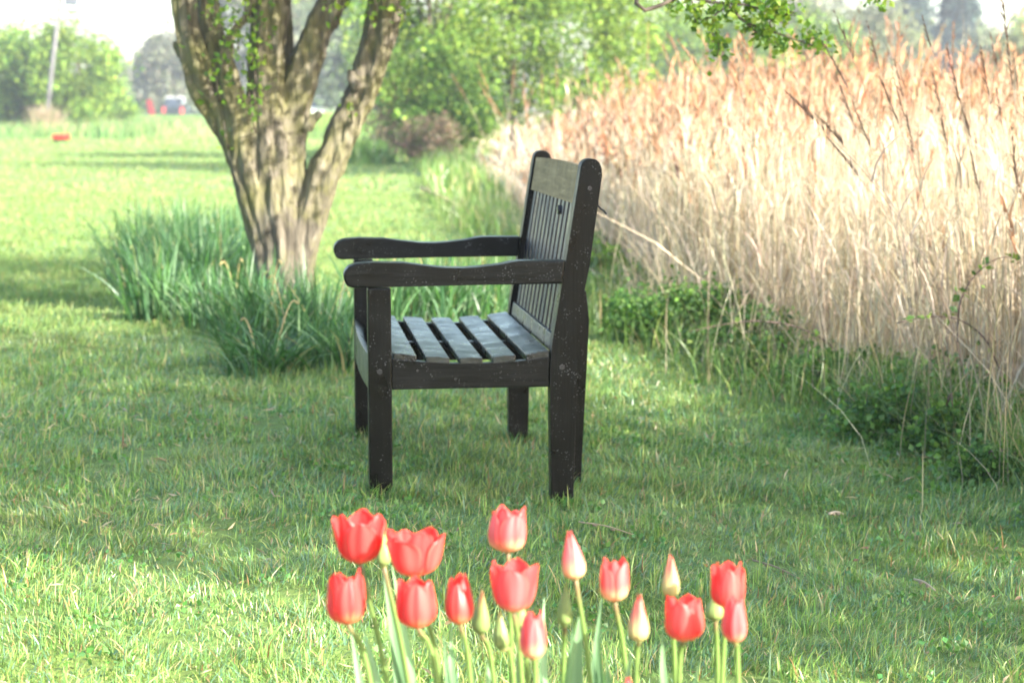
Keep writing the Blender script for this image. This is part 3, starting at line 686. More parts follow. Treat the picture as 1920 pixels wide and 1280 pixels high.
# ------------------------------------------------------------------ hawthorn beside the daffodils
TY = 12.0
def make_hawthorn():
    b = at(560, 590, TY); o = np.array([b[0], TY, float(ground_z(b[0], TY))])
    root = empty('hawthorn_tree', o); tag(root, 'gnarled many stemmed tree with fluted mossy bark standing among daffodil leaves', 'tree')
    g = Geo()
    def fl(k, ph, amp=0.16):
        return lambda th, t: 1 + amp * np.sin(k * th + ph + 3 * t) + amp * 0.5 * np.sin((2 * k + 1) * th + ph * 2 - 4 * t)
    def limb(pix, dy, radpx, ph, k=5, n=34, up=None):
        pts = [at(px, py, TY + d) for (px, py), d in zip(pix, dy)]
        if up is not None: pts += [pts[-1] + np.asarray(u, float) for u in up]
        rr = np.interp(np.linspace(0, 1, n), np.linspace(0, 1, len(radpx)), radpx) / (F / TY) * (0.88 if len(radpx) > 9 else 0.92)
        pth = smooth_path(pts, n)
        w = np.array([[mnoise.noise(Vector((p[2] * 4 + ph * 7, ph, 0))), mnoise.noise(Vector((p[2] * 4, ph * 3 + 9, 5))), 0] for p in pth]) * 0.012
        pth = pth + w
        tube(g, pth - o, rr, 20, flute=fl(k, ph)); return pth
    tops = []
    tops.append(limb([(535, 620), (505, 500), (474, 370), (440, 270), (400, 200), (374, 150), (354, 80), (345, 10), (338, -60)], [0, 0, 0, -.03, -.05, -.08, -.1, -.1, -.1], [30, 29, 30, 31, 30, 29, 27, 25, 25, 23, 20, 12], 0.3, up=[(-0.25, -0.1, .6), (-.7, -.3, 1.3)]))
    tops.append(limb([(530, 600), (500, 440), (462, 310), (438, 220), (416, 150), (398, 80), (386, 0), (380, -60)], [-.1, -.1, -.1, -.08, -.05, 0, .05, .05], [28, 30, 31, 32, 29, 27, 22, 19, 17, 10], 1.9, up=[(-0.1, .4, .7), (-.3, .9, 1.4)]))
    tops.append(limb([(510, 440), (476, 310), (448, 210), (430, 150), (424, 105), (438, 62), (466, 20), (480, -60)], [-.05, -.08, -.1, -.1, -.1, -.08, -.05, -.05], [28, 29, 28, 21, 15, 11, 9, 9, 8], 2.7, k=4, up=[(.2, -.3, .6)]))
    tops.append(limb([(545, 620), (530, 470), (512, 330), (502, 220), (502, 120), (505, 40), (507, -60)], [-.05, -.08, -.08, -.05, -.02, 0, 0], [36, 38, 38, 36, 34, 32, 29, 22, 14], 3.6, up=[(0.1, -.3, .7), (.4, -.9, 1.4)]))
    tops.append(limb([(556, 620), (550, 470), (544, 340), (543, 240), (556, 168), (580, 100), (604, 45), (627, -5), (652, -70)], [0, -.02, -.03, 0, 0, .02, .05, .05, .05], [32, 33, 34, 35, 34, 32, 31, 30, 29, 20, 12], 4.4, up=[(.35, 0, .6), (1.0, -.2, 1.1)]))
    tops.append(limb([(552, 640), (558, 520), (572, 430), (604, 330), (630, 283), (646, 240), (672, 190), (690, 140), (706, 78), (719, 15), (738, -60)], [-.02, -.04, -.06, -.06, -.05, -.03, 0, 0, 0, 0, 0], [30, 31, 33, 33, 31, 30, 29, 30, 31, 33, 34, 24, 14], 5.3, up=[(.3, -.1, .6), (.9, -.5, 1.2)]))
    tops.append(limb([(548, 260), (543, 150), (541, 60), (538, -60)], [.12, .14, .15, .15], [12, 9, 8, 8, 6], 0.9, k=3, n=18, up=[(0.05, .2, .7)]))
    # snags
    def snag(pix, r0, r1):
        pts = [at(px, py, TY - 0.06) - o for px, py in pix]
        tube(g, smooth_path(pts, 8), np.linspace(r0, r1, 8) / (F / TY), 10, flute=fl(3, 1.0, 0.08))
    snag([(575, 245), (588, 222), (603, 213)], 10, 6); snag([(672, 165), (660, 150), (655, 132)], 11, 4); snag([(340, 105), (331, 88), (326, 80)], 6, 2)
    
    # root flare
    for a in np.linspace(0, 2 * PI, 7, endpoint=False) + 0.3:
        e = np.array([math.cos(a) * 0.22 - .04, math.sin(a) * 0.22, -0.06])
        tube(g, smooth_path([(math.cos(a) * .06 - .04, math.sin(a) * .06, 0.40), (math.cos(a) * .10 - .04, math.sin(a) * .1, 0.12), e], 10), np.linspace(.06, .03, 10), 10)
    # higher limbs in the crown (above the picture)
    ends = []
    for pth in tops:
        b0 = pth[-1] - o
        for k in range(3):
            e = b0 + np.array([rng.normal() * 0.9, rng.normal() * 0.9, rng.uniform(0.3, 1.2)])
            tube(g, smooth_path([pth[-6] - o, (b0 + e) / 2 + np.array([0, 0, .15]), e], 8), np.linspace(.045, .012, 8), 8); ends.append(e)
    tr = g.build('trunk', M['bark'], root, smooth=True)
    md = tr.modifiers.new('remesh', 'REMESH'); md.mode = 'VOXEL'; md.voxel_size = 0.009; md.use_smooth_shade = True
    md2 = tr.modifiers.new('smooth', 'SMOOTH'); md2.iterations = 2; md2.factor = 0.5
    dg = bpy.context.evaluated_depsgraph_get(); ev = tr.evaluated_get(dg)
    me = bpy.data.meshes.new_from_object(ev); tr.modifiers.clear(); tr.data = me; me.name = 'trunk'
    co = np.empty(len(me.vertices) * 3, np.float32); me.vertices.foreach_get('co', co); co = co.reshape(-1, 3)
    no = np.empty(len(me.vertices) * 3, np.float32); me.vertices.foreach_get('normal', no); no = no.reshape(-1, 3)
    dsp = np.array([0.5 - 1.5 * abs(mnoise.noise(Vector((p[0] * 17 + .6 * math.sin(p[2] * 5), p[1] * 17, p[2] * 2.4)))) + .35 * mnoise.noise(Vector((p[0] * 48, p[1] * 48, p[2] * 9))) + .6 * mnoise.noise(Vector((p[0] * 5, p[1] * 5, p[2] * 4))) for p in co.astype(float)])
    co = co + no * (dsp * 0.015)[:, None].astype(np.float32)
    me.vertices.foreach_set('co', co.ravel()); me.update()
    if not me.materials: me.materials.append(M['bark'])
    me.polygons.foreach_set('use_smooth', [True] * len(me.polygons))
    # crown above the picture, with hanging sprays
    g = Geo(); n = 44000
    P, ci, cc = clumpy(n, (0.9, -0.5, 3.1), (2.7, 2.6, 1.45), 90, 0.34, 0.7, 0.2)
    k = P[:, 2] + o[2] > CAMZ + 0.0475 * (P[:, 1] + TY) + 0.06; P = P[k]; ci = ci[k]; n = len(P)
    c = pick(n, [(0.10, 0.19, 0.03), (0.16, 0.27, 0.045), (0.07, 0.14, 0.03)], [3, 3, 2], 0.15) * rng.lognormal(0, .15, 90)[ci][:, None]
    leaves(g, P, 0.05 * rng.uniform(0.6, 1.4, n), c, 0.75)
    g.build('crown', M['leaf'], root)
    # sprays of young leaves on the trunk
    g = Geo(); t = Geo()
    for (px, py, r, n, dy) in ((475, 60, 26, 90, -.28), (470, 110, 22, 90, -.3), (478, 160, 20, 60, -.3), (467, 200, 12, 26, -.3), (440, 60, 24, 60, -.2), (415, 120, 24, 60, -.25), (405, 165, 20, 36, -.25), (400, 20, 30, 90, -.2), (455, 10, 30, 110, -.2), (475, 190, 10, 20, -.3), (472, 225, 10, 16, -.3), (630, 10, 18, 20, -.3), (700, 5, 24, 30, -.2), (755, 8, 22, 36, -.1), (655, 205, 10, 8, -.25), (420, 255, 14, 14, -.3)):
        c0 = at(px, py, TY + dy) - o; n = max(5, int(n * (0.42 if px < 520 else .9)))
        P = c0 + rng.normal(size=(n, 3)) * r / 375 * 0.75
        leaves(g, P, 0.036 * rng.uniform(0.6, 1.3, n), pick(n, [(0.14, 0.26, 0.03), (0.22, 0.33, 0.04), (0.09, 0.18, 0.03)], [3, 2, 2]), 0.75)
        t = Geo(); tube(t, smooth_path([c0 + np.array([0, -dy * 0.8, -.08]), c0 + np.array([.01, 0, -.02]), c0 + np.array([0, 0, .07])], 6), np.linspace(.005, .002, 6), 5); t.build('shoot', M['twig'], root)
    g.build('leaf_sprays', M['leaf'], root)
    # long low bough drooping into view on the right
    g = Geo(); t = Geo()
    DY = -3.4
    def bough(pix, r0, r1, dy=DY, n=16, den=1.0, extra=None):
        pts = [at(px, py, TY + dy) - o for px, py in pix]
        if extra is not None: pts = [np.asarray(e, float) for e in extra] + pts
        pth = smooth_path(pts, n * 2); tube(t, pth, np.linspace(r0, r1, n * 2), 6)
        m = int(len(pth)); 
        for q in pth[(0 if extra is None else m // 2):]:
            if rng.random() > 0.7 * den: continue
            kk = rng.integers(3, 7)
            P = q + rng.normal(size=(kk, 3)) * 0.020
            leaves(g, P, 0.030 * rng.uniform(0.6, 1.3, kk), pick(kk, [(0.15, 0.28, 0.035), (0.26, 0.38, 0.05), (0.08, 0.17, 0.03)], [3, 3, 1.3]), 0.8)
        return pth
    top = tops[5][-1] - o
    bough([(1200, -60), (1290, -8), (1365, 12), (1395, 40), (1450, 60), (1500, 78), (1560, 98)], 0.011, 0.002, n=22, extra=[top, top + np.array([0.8, -1.6, .25])])
    bough([(1395, 40), (1420, 62), (1448, 76), (1470, 92)], 0.004, 0.002)
    bough([(1365, 12), (1340, 30), (1335, 60), (1348, 85), (1345, 105)], 0.004, 0.002)
    bough([(1290, -8), (1300, 10), (1305, 45)], 0.004, 0.002, n=8)
    bough([(1340, 30), (1318, 38), (1300, 30)], 0.003, 0.002, n=6); bough([(1335, 5), (1400, 10), (1440, 22), (1495, 30)], 0.005, 0.002)
    bough([(1420, -40), (1440, -10), (1460, 12), (1490, 25)], 0.005, 0.002); bough([(1450, 60), (1445, 40), (1480, 45)], 0.003, 0.002, n=8)
    bough([(1500, 78), (1530, 72), (1550, 84)], 0.003, 0.001, n=8); bough([(1260, -10), (1270, 5), (1262, 14)], 0.003, 0.001, n=6)
    bough([(1620, -30), (1640, -5), (1645, 8)], 0.004, 0.001, n=8)
    g.build('bough_leaves', M['leaf'], root); t.build('bough', M['twig'], root, smooth=True)
make_hawthorn()

# off to the right of the picture: the trees that shade the bench and the bank
SHADE = [(0.09, 0.17, 0.03), (0.14, 0.24, 0.045), (0.07, 0.13, 0.03)]
make_tree('shade_tree', 'small spreading tree right of the camera, nearest the bench', 'tree', 4.6, 3.9, 5.6, 2.2, 1.5, SHADE, 26000, 0.075, 0.13, 60, 'trees right of the bench', 'bark', 'leaf', spread=0.17, shell=0.15)
make_tree('shade_tree', 'slim young tree right of the camera with its leaves high up', 'tree', 5.0, 2.3, 4.6, 1.25, 3.0, SHADE, 7000, 0.075, 0.10, 34, 'trees right of the bench', 'bark', 'leaf', spread=0.2, shell=0.15)
make_tree('tall_tree', 'tall tree far right beyond the reed bed, shading the far lawn', 'tree', 12.5, 29, 13, 3.0, 6.0, SHADE, 16000, .17, .3, 60, None, 'bark2', 'leaf', spread=.2, shell=.2)
make_tree('shade_tree', 'small spreading tree over the bank beside the reed bed', 'tree', 6.5, 4.6, 3.7, 1.6, 1.2, SHADE, 17000, 0.075, 0.12, 50, 'trees right of the bench', 'bark', 'leaf', spread=0.17, shell=0.15)

# ------------------------------------------------------------------ daffodil leaves
DC = [(0.04, 0.11, 0.04), (0.085, 0.18, 0.08), (0.19, 0.31, 0.15), (0.05, 0.14, 0.025), (0.34, 0.30, 0.14)]
def daff(px, py, wpx, n, h, label, lean=0.45, depth=0.25):
    Y = 4770 / (py - 200); X = (px - 960) / F * Y
    o = np.array([X, Y, float(ground_z(X, Y))])
    root = empty('daffodil_clump', o); tag(root, label, 'plant', 'daffodil leaf clumps round the tree')
    g = Geo(); hw = wpx / F * Y / 2
    n = int(n * 1.5); x = rng.normal(size=n) * hw * 0.6; y = rng.normal(size=n) * depth
    pos = np.stack([x, y, ground_z(x + X, y + Y) - o[2] - 0.01], 1)
    ang = np.arctan2(y, x) + rng.normal(size=n) * 0.9
    col = pick(n, DC, [4, 4, 1.6, 3.5, 0.35], 0.2)
    blades(g, pos, h * rng.uniform(0.45, 1.12, n), rng.uniform(0.007, 0.014, n), ang, np.abs(rng.normal(lean, 0.3, n)), rng.uniform(0, PI, n), col * 0.8, 6, col, 2.6, 0.38)
    g.build('leaves', M['tulipleaf'], root)
    for k in range(max(2, n // 130)):
        g = Geo(); a = rng.uniform(0, 2 * PI); b = np.array([rng.normal() * hw * .5, rng.normal() * depth * .6, 0])
        e = b + np.array([math.cos(a) * .08, math.sin(a) * .08, h * rng.uniform(.75, 1.0)])
        p = smooth_path([b, (b + e) / 2 + np.array([0, 0, .04]), e, e + np.array([math.cos(a) * .03, math.sin(a) * .03, -.012])], 9)
        tube(g, p, [.0028] * 6 + [.003, .006, .002], 6, (0.15, 0.20, 0.07) if rng.random() < .6 else (0.42, 0.33, 0.16))
        g.build('spent_stalk', M['tulipleaf'], root)
for a in ((335, 475, 170, 420, 0.47, 'rear clump of daffodil leaves at the left, standing tallest against the bright lawn', 0.3, 0.5),
          (430, 480, 100, 260, 0.42, 'rear clump of daffodil leaves right behind the left stems of the trunk', 0.3, 0.4),
          (375, 560, 190, 420, 0.50, 'large clump of daffodil leaves at the left, in front of the open lawn'),
          (300, 530, 120, 240, 0.44, 'outer left clump of daffodil leaves catching the sun'),
          (455, 530, 120, 260, 0.50, 'clump of daffodil leaves hard against the left of the trunk'),
          (283, 604, 70, 100, 0.42, 'small separate tuft of daffodil leaves nearest the open lawn on the left', 0.35, 0.08),
          (500, 640, 130, 280, 0.42, 'clump of daffodil leaves in front of the trunk'),
          (420, 610, 120, 200, 0.36, 'shaded clump of daffodil leaves between the left tuft and the trunk'),
          (500, 700, 110, 200, 0.27, 'low flopped daffodil leaves nearest the camera, left of the bench', 0.95, 0.12),
          (590, 660, 100, 210, 0.40, 'clump of daffodil leaves right of the trunk foot, beside the bench'),
          (650, 690, 90, 170, 0.34, 'arching daffodil leaves touching the front legs of the bench', 0.7, 0.15),
          (720, 600, 110, 190, 0.42, 'clump of daffodil leaves seen under the near armrest'),
          (820, 590, 130, 200, 0.42, 'clump of daffodil leaves behind the middle of the bench seat'),
          (915, 585, 110, 150, 0.42, 'clump of daffodil leaves behind the bench next to its backrest')):
    daff(*a)

# ------------------------------------------------------------------ reeds
STEM = [(0.49, 0.41, 0.285), (0.55, 0.475, 0.35), (0.43, 0.35, 0.23), (0.62, 0.55, 0.43), (0.33, 0.25, 0.15)]
PLUME = [(0.33, 0.19, 0.105), (0.23, 0.135, 0.085), (0.43, 0.29, 0.18), (0.33, 0.165, 0.085)]
def reed_bed():
    g = Geo(); pl = Geo()
    for (y0, y1, n, w) in ((7.6, 12, 3000, 0.0042), (12, 17, 4200, 0.0056), (17, 28, 5600, 0.0095), (28, 46, 4200, 0.017)):
        y = rng.uniform(y0, y1, n); xb = xbank(y) + 0.36
        xr = 0.2135 * y * 1.1 + 1.2
        x = xb + (rng.random(n) ** 1.15) * (xr - xb)
        k = (y > 9.4 + 0.35 * vnoise(x, y, 3, 41)) | (x > 1.5)
        x, y, xb = x[k], y[k], xb[k]; n = len(x)
        z0 = ground_z(x, y)
        pp = 960 + x / y * F                      # where it stands across the view
        topz = np.interp(y, [8, 11, 16, 28, 46], [0.88, 0.97, 1.06, 1.13, 1.00]) + rng.normal(size=n) * 0.11 + (rng.random(n) < 0.12) * rng.uniform(0.08, .40, n) + 0.07 * vnoise(x, y, 1.2, 44)
        topz = topz - np.interp(pp, [860, 960, 1100, 1300], [.90, .64, .27, 0]) * (rng.random(n) < 0.985); edge = sstep((x - xb) / (1.0 + 0.0 * y)); topz = topz - 0.20 * (1 - edge)
        h = topz - z0
        ang = rng.uniform(0, 2 * PI, n); lean = np.abs(rng.normal(0.05, 0.07, n))
        pos = np.stack([x, y, z0 - 0.02], 1)
        col = pick(n, STEM, [3, 4, 2, 3, 1], 0.12)
        # two crossed ribbons per stem
        for f0 in (0, PI / 2):
            blades(g, pos, h, w * rng.uniform(.7, 1.3, n), ang, lean, ang * 0 + f0 + rng.uniform(-.3, .3, n), col * .95, 4, col, 5, 0.0)
        # dry leaves hanging from the stems
        for q in range(3):
            t = rng.uniform(0.25, 0.85, n); m = rng.random(n) < 0.8
            pb = pos + np.stack([np.cos(ang) * lean * h * t ** 1.7, np.sin(ang) * lean * h * t ** 1.7, h * t], 1)
            pb = pb[m]; k_ = len(pb)
            a2 = rng.uniform(0, 2 * PI, k_)
            blades(g, pb, rng.uniform(0.14, 0.34, k_), w * rng.uniform(1.2, 2.4, k_), a2, rng.uniform(0.3, 1.3, k_), a2 + PI / 2, pick(k_, STEM, [3, 4, 2, 4, 1.5], .12), 3, None, 2.0, 0.45)
        # plumes
        m = rng.random(n) < np.interp(y, [10, 14, 18], [0.03, 0.09, 0.42]) * np.interp(pp, [960, 1250, 1400], [.22, .75, 1])
        tp = (pos + np.stack([np.cos(ang) * lean * h, np.sin(ang) * lean * h, h], 1))[m]; k_ = len(tp)
        if k_:
            pa = ang[m] + rng.normal(size=k_) * .3
            pc = pick(k_, PLUME, [3, 2, 2, 3], .15)
            sl = rng.uniform(.14, .27, k_)
            for j in range(9):
                t = j / 9
                b = tp + np.stack([np.cos(pa) * sl * .45 * t * t, np.sin(pa) * sl * .45 * t * t, sl * (t - .25)], 1)
                a3 = rng.normal(size=k_) * .9 + pa
                blades(pl, b, sl * rng.uniform(.28, .5, k_) * (1.1 - .5 * t), w * rng.uniform(1.4, 2.6, k_) + 0.002, a3, rng.uniform(.2, .7, k_), rng.uniform(0, PI, k_), pc * rng.uniform(.8, 1.2), 2, None, 1.6, .2)
    n = 5200; y = rng.uniform(8.6, 26, n); x = xbank(y) + rng.uniform(.25, 1.6, n) + (y > 18) * rng.uniform(0, 1.5, n)
    pos = np.stack([x, y, ground_z(x, y)], 1)
    blades(g, pos, rng.uniform(.25, .95, n), .006 * rng.uniform(.6, 1.5, n), rng.uniform(0, 2 * PI, n), np.abs(rng.normal(.25, .3, n)), rng.uniform(0, PI, n), pick(n, STEM, [3, 4, 2, 4, 1.2]), 3, None, 4, .1)
    # broken straw lying at the foot
    n = 5000; y = rng.uniform(7.6, 22, n); x = xbank(y) + np.abs(rng.normal(.25, .35, n))
    pos = np.stack([x, y, ground_z(x, y) + rng.uniform(0, .12, n)], 1)
    blades(g, pos, rng.uniform(.04, .16, n), .005, rng.uniform(0, 2 * PI, n), rng.uniform(1.5, 5, n), rng.uniform(0, PI, n), pick(n, STEM, [3, 2, 3, 2, 3]), 2, None, 2, .1)
    o = g.build('reed_bed', M['reed']); tag(o, 'dense pale dry reeds filling the ditch behind the bench', 'reeds', kind='stuff')
    o2 = pl.build('reed_plumes', M['reed']); tag(o2, 'rust brown feathery reed tops along the top of the reed bed', 'reeds', kind='stuff')
reed_bed()

def reed(px, py, bx, Y, dark, s, label, grp, name='reed_stalk'):
    top = at(px, py, Y); b = at(bx, 700, Y + 0.15); x0, y0 = max(b[0], float(xbank(b[1])) + .12), b[1]; z0 = float(ground_z(x0, y0)); o = np.array([x0, y0, z0])
    root = empty(name, o); tag(root, label, 'reed', grp)
    g = Geo(); tp = top - o
    tilt = np.array([tp[0] * 1.0, tp[1], tp[2]])
    p = smooth_path([(0, 0, -.02), tilt * np.array([.3, .4, .5]), tilt * np.array([.68, .8, .82]), tilt], 14)
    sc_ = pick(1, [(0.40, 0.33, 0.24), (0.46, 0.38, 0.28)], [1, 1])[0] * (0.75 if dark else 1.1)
    tube(g, p, np.linspace(.0019, .0011, 14), 5, sc_)
    g.build('stem', M['reed'], root, smooth=True)
    g = Geo(); n = 46; t = rng.random(n) ** .8
    dr = p[-1] - p[-3]; dr /= np.linalg.norm(dr)
    L_ = 0.20 * s
    b = p[-1] + dr * (t * L_)[:, None] - dr * .04
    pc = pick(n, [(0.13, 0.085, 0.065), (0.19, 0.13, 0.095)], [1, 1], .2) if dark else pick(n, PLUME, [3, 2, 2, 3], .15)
    a = math.atan2(dr[1], dr[0]) + rng.normal(size=n) * .55
    blades(g, b, .075 * s * rng.uniform(.5, 1.1, n) * (1.15 - t), rng.uniform(.003, .006, n), a, rng.uniform(.35, 1.2, n), rng.uniform(0, PI, n), pc, 3, None, 1.4, .25)
    g.build('plume', M['reed'], root)
    for k in range(3 if dark else 1):
        g = Geo(); q = p[rng.integers(3, 10)]; a = rng.uniform(0, 2 * PI, 1)
        blades(g, q[None], rng.uniform(.18, .32, 1), np.array([.007]), a, rng.uniform(.3, 1.0, 1), a + PI / 2, sc_[None] * 1.1, 5, None, 2.2, .4)
        g.build('dry_leaf', M['reed'], root)
LD = 'dark plumed dry reed leaning left at the near right edge of the reed bed'
LP = 'pale rust plumed reed standing along the near edge of the reed bed'
for (px, py, dx) in ((1745, 88, 95), (1888, 62, 40), (1586, 160, 90), (1594, 215, 80), (1572, 262, 95), (1626, 262, 85), (1691, 170, 70), (1699, 225, 80), (1680, 222, 75), (1760, 190, 60), (1796, 176, 70), (1854, 176, 50), (1877, 220, 40),
                     (1896, 140, 30), (1910, 182, 25), (1906, 345, 12), (1711, 275, 40), (1772, 255, 60), (1834, 350, 45), (1540, 240, 80), (1599, 318, 90), (1645, 112, 60), (1594, 96, 60), (1925, 240, 20), (1868, 120, 60), (1820, 260, 70)):
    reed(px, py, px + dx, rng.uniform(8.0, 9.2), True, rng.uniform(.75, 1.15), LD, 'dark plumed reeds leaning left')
for k in range(22):
    px = rng.uniform(1280, 1880); Y = rng.uniform(9.8, 12.5)
    reed(px, rng.uniform(110, 230), px + rng.uniform(-30, 40), Y, False, rng.uniform(.8, 1.3), LP, 'pale plumed reeds at the front')
LP2 = 'tall thin reed at the left end of the reed bed before the shrubs'
for (px, py, dx, Y) in ((873, 185, 22, 22), (915, 170, 5, 21), (960, 172, -12, 22), (925, 205, 6, 20), (1045, 165, 4, 21), (985, 195, -8, 20), (1018, 180, 6, 22), (1104, 158, 18, 19), (1130, 200, -8, 20), (1178, 190, -6, 19), (946, 230, 3, 19), (1215, 110, -4, 18)):
    reed(px, py, px + dx, Y, False, 1.5, LP2, 'tall reeds at the left end of the bed')

# ------------------------------------------------------------------ bramble bushes at the foot of the reeds
BR = [(0.05, 0.125, 0.03), (0.085, 0.18, 0.04), (0.14, 0.25, 0.05)]
def bush(px, py, wpx, hpx, label, cols=BR, n=4400, ls=0.027, name='bramble_bush', dens=22, canes=5, dz=0.0):
    Y = 4770 / (py - 200); X = (px - 960) / F * Y; o = np.array([X, Y, float(ground_z(X, Y)) + dz])
    root = empty(name, o); tag(root, label, 'bush', 'bramble bushes below the reeds')
    g = Geo(); w = wpx / F * Y / 2; h = hpx / F * Y
    P, ci, cc = clumpy(n, (0, 0, h * .30), (w * 1.25, w * .8, h * .50), dens, w * .26, .6, .05)
    P[:, 2] = np.abs(P[:, 2])
    c = pick(n, cols, [3, 3, 1.5], .15) * rng.lognormal(0, .2, dens)[ci][:, None]
    leaves(g, P, ls * rng.uniform(.5, 1.3, n), c, .75); g.build('leaves', M['leaf'], root)
    g = Geo()
    for k in range(canes):
        e = cc[rng.integers(dens)] * 1.1
        tube(g, smooth_path([(rng.normal() * w * .2, rng.normal() * w * .2, 0), e * np.array([.5, .5, 1.2]), e], 9), np.linspace(.006, .002, 9), 6)
    g.build('cane', M['caneb'], root)
bush(1275, 618, 190, 125, 'dark green bramble bush right behind the bench, in front of the pale reeds', n=7140, dz=0.06)
bush(1390, 640, 150, 120, 'thin bramble growing up among pale reed stems', n=2550, dz=0.03)
bush(1560, 700, 170, 105, 'low bramble bush at the turn of the bank, middle right', n=3740)
bush(1690, 770, 190, 150, 'leafy bramble tangle in front of the leaning dark reeds', n=4930)
bush(1850, 850, 150, 110, 'shaded bramble at the right edge beside bare soil', n=2890, ls=.021)
bush(1780, 800, 150, 130, 'dark weedy clump low on the bank between two brambles', n=3600)
bush(1450, 660, 150, 80, 'low green weeds under the long reddish cane', n=2500)
bush(1130, 520, 90, 90, 'yellow green nettles just right of the bench back', [(0.13, 0.24, 0.04), (0.18, 0.3, 0.05), (0.1, 0.2, 0.04)], 1500, .04, 'nettle_patch')
def arch(pix, Y, label, r=.004):
    P = [at(px, py, Y + d) for px, py, d in pix]; o = P[0].copy()
    root = empty('bramble_cane', o); tag(root, label, 'bramble', 'arching bramble canes')
    g = Geo(); pth = smooth_path([p - o for p in P], 26); tube(g, pth, np.linspace(r, r * .4, 26), 6); g.build('cane', M['caneb'], root, smooth=True)
    g = Geo(); q = pth[rng.integers(4, 26, 18)] + rng.normal(size=(18, 3)) * .014
    leaves(g, q, .030 * rng.uniform(.6, 1.3, 18), pick(18, [(0.10, 0.2, 0.04), (0.2, 0.3, 0.06), (.07, .15, .04)], [3, 2, 2]), .8); g.build('leaves', M['leaf'], root)
arch([(1600, 720, 0), (1560, 650, 0), (1500, 615, 0), (1430, 602, -.05), (1370, 606, -.1), (1290, 622, -.15)], 9.8, 'long reddish bramble cane arching low over the middle of the bank')
arch([(1885, 720, 0), (1850, 640, 0), (1800, 600, 0), (1740, 594, 0), (1680, 606, 0)], 8.6, 'leafy bramble cane arching left above the leafy tangle')
arch([(1795, 640, 0), (1800, 570, 0), (1825, 520, 0), (1870, 485, 0), (1925, 482, 0)], 8.6, 'bare looking bramble cane curving up to the right edge of the picture')

def stick(p0, p1, Y0, Y1, r, label, col=(0.55, 0.42, 0.24), z=0.03):
    a = at(*p0, Y0); b = at(*p1, Y1); a[2] = float(ground_z(a[0], a[1])) + z; b[2] = float(ground_z(b[0], b[1])) + z * .8
    g = Geo(); m_ = (a + b) / 2 + np.array([0, 0, .006])
    tube(g, smooth_path([a, m_, b], 10), np.linspace(r, r * .6, 10), 7, col)
    # joints of the dry stem
    for t in (.3, .62): 
        c = a + (b - a) * t; d = (b - a) / np.linalg.norm(b - a) * .006
        tube(g, [c - d, c, c + d], [r * .9, r * 1.35, r * .9], 7, np.array(col) * .7)
    tag(g.build('fallen_reed', M['reed'], smooth=True, origin=a), label, 'reed stem', 'fallen reed stems on the lawn')
stick((792, 362), (872, 402), 4770 / 166., 4770 / 203., .03, 'thick pale broken reed stem lying on the sunny lawn behind the bench', z=.08)
stick((1085, 984), (1188, 992), 6.1, 6.04, .0022, 'thin dry reed stem on the grass just in front of the bench back leg', (0.42, .32, .22), .035)
stick((1412, 1020), (1500, 1045), 5.78, 5.6, .0025, 'long brown reed stem lying in the grass right of the tulips', (0.30, .22, .15), .035)
stick((1555, 918), (1582, 912), 6.6, 6.65, .004, 'short pale piece of reed on the shaded lawn at the right', (.5, .42, .32), .035)
stick((1715, 1030), (1755, 1046), 5.7, 5.6, .003, 'pale straw piece on the lawn near the right edge', (.5, .40, .28), .035)

# ------------------------------------------------------------------ background
SP = [(0.08, 0.155, 0.026), (0.135, 0.225, 0.034), (0.045, 0.10, 0.022), (0.20, 0.28, 0.045)]
def X_(px, Y): return (px - 960) / F * Y
make_tree('willow_shrub', 'bright green leafy shrub just right of the gnarled trunk', 'shrub', X_(810, 47), 47, 5.2, 1.55, .5, SP, 17000, .10, .10, 60, 'green shrubs behind the lawn', wts=[2, 3, 1.5, 2])
make_tree('willow_shrub', 'tall yellow green shrub in the centre behind the bench back', 'shrub', X_(960, 50), 50, 5.6, 1.6, .3, SP, 17000, .10, .10, 60, 'green shrubs behind the lawn', wts=[2, 3, 2.5, 1])
make_tree('willow_shrub', 'pale green shrub at the right end, rising behind the reeds', 'shrub', X_(1125, 52), 52, 5.4, 1.55, .3, SP, 17000, .10, .10, 60, 'green shrubs behind the lawn', wts=[2, 3, 1, 2.5])
make_tree('willow_shrub', 'low dark green shrub under the tall ones near the path edge', 'shrub', X_(850, 44), 44, 2.2, .9, .05, SP, 8000, .09, .06, 36, 'green shrubs behind the lawn', wts=[2, 1, 3, .3])
make_tree('brown_thicket', 'pinkish brown thicket of dead leaves at the left foot of the shrubs', 'thicket', X_(765, 49), 49, 1.75, .95, .05, [(0.33, .22, .17), (.42, .30, .22), (.2, .16, .11), (.12, .17, .06)], 7000, .09, .05, 36, None, wts=[3, 2, 2, 1.5])
make_tree('brown_thicket', 'small dark brown thicket above the long verge grass', 'thicket', X_(800, 43), 43, .95, .55, .02, [(0.24, .16, .12), (.16, .12, .09), (.12, .15, .06)], 3000, .07, .03, 24, None)
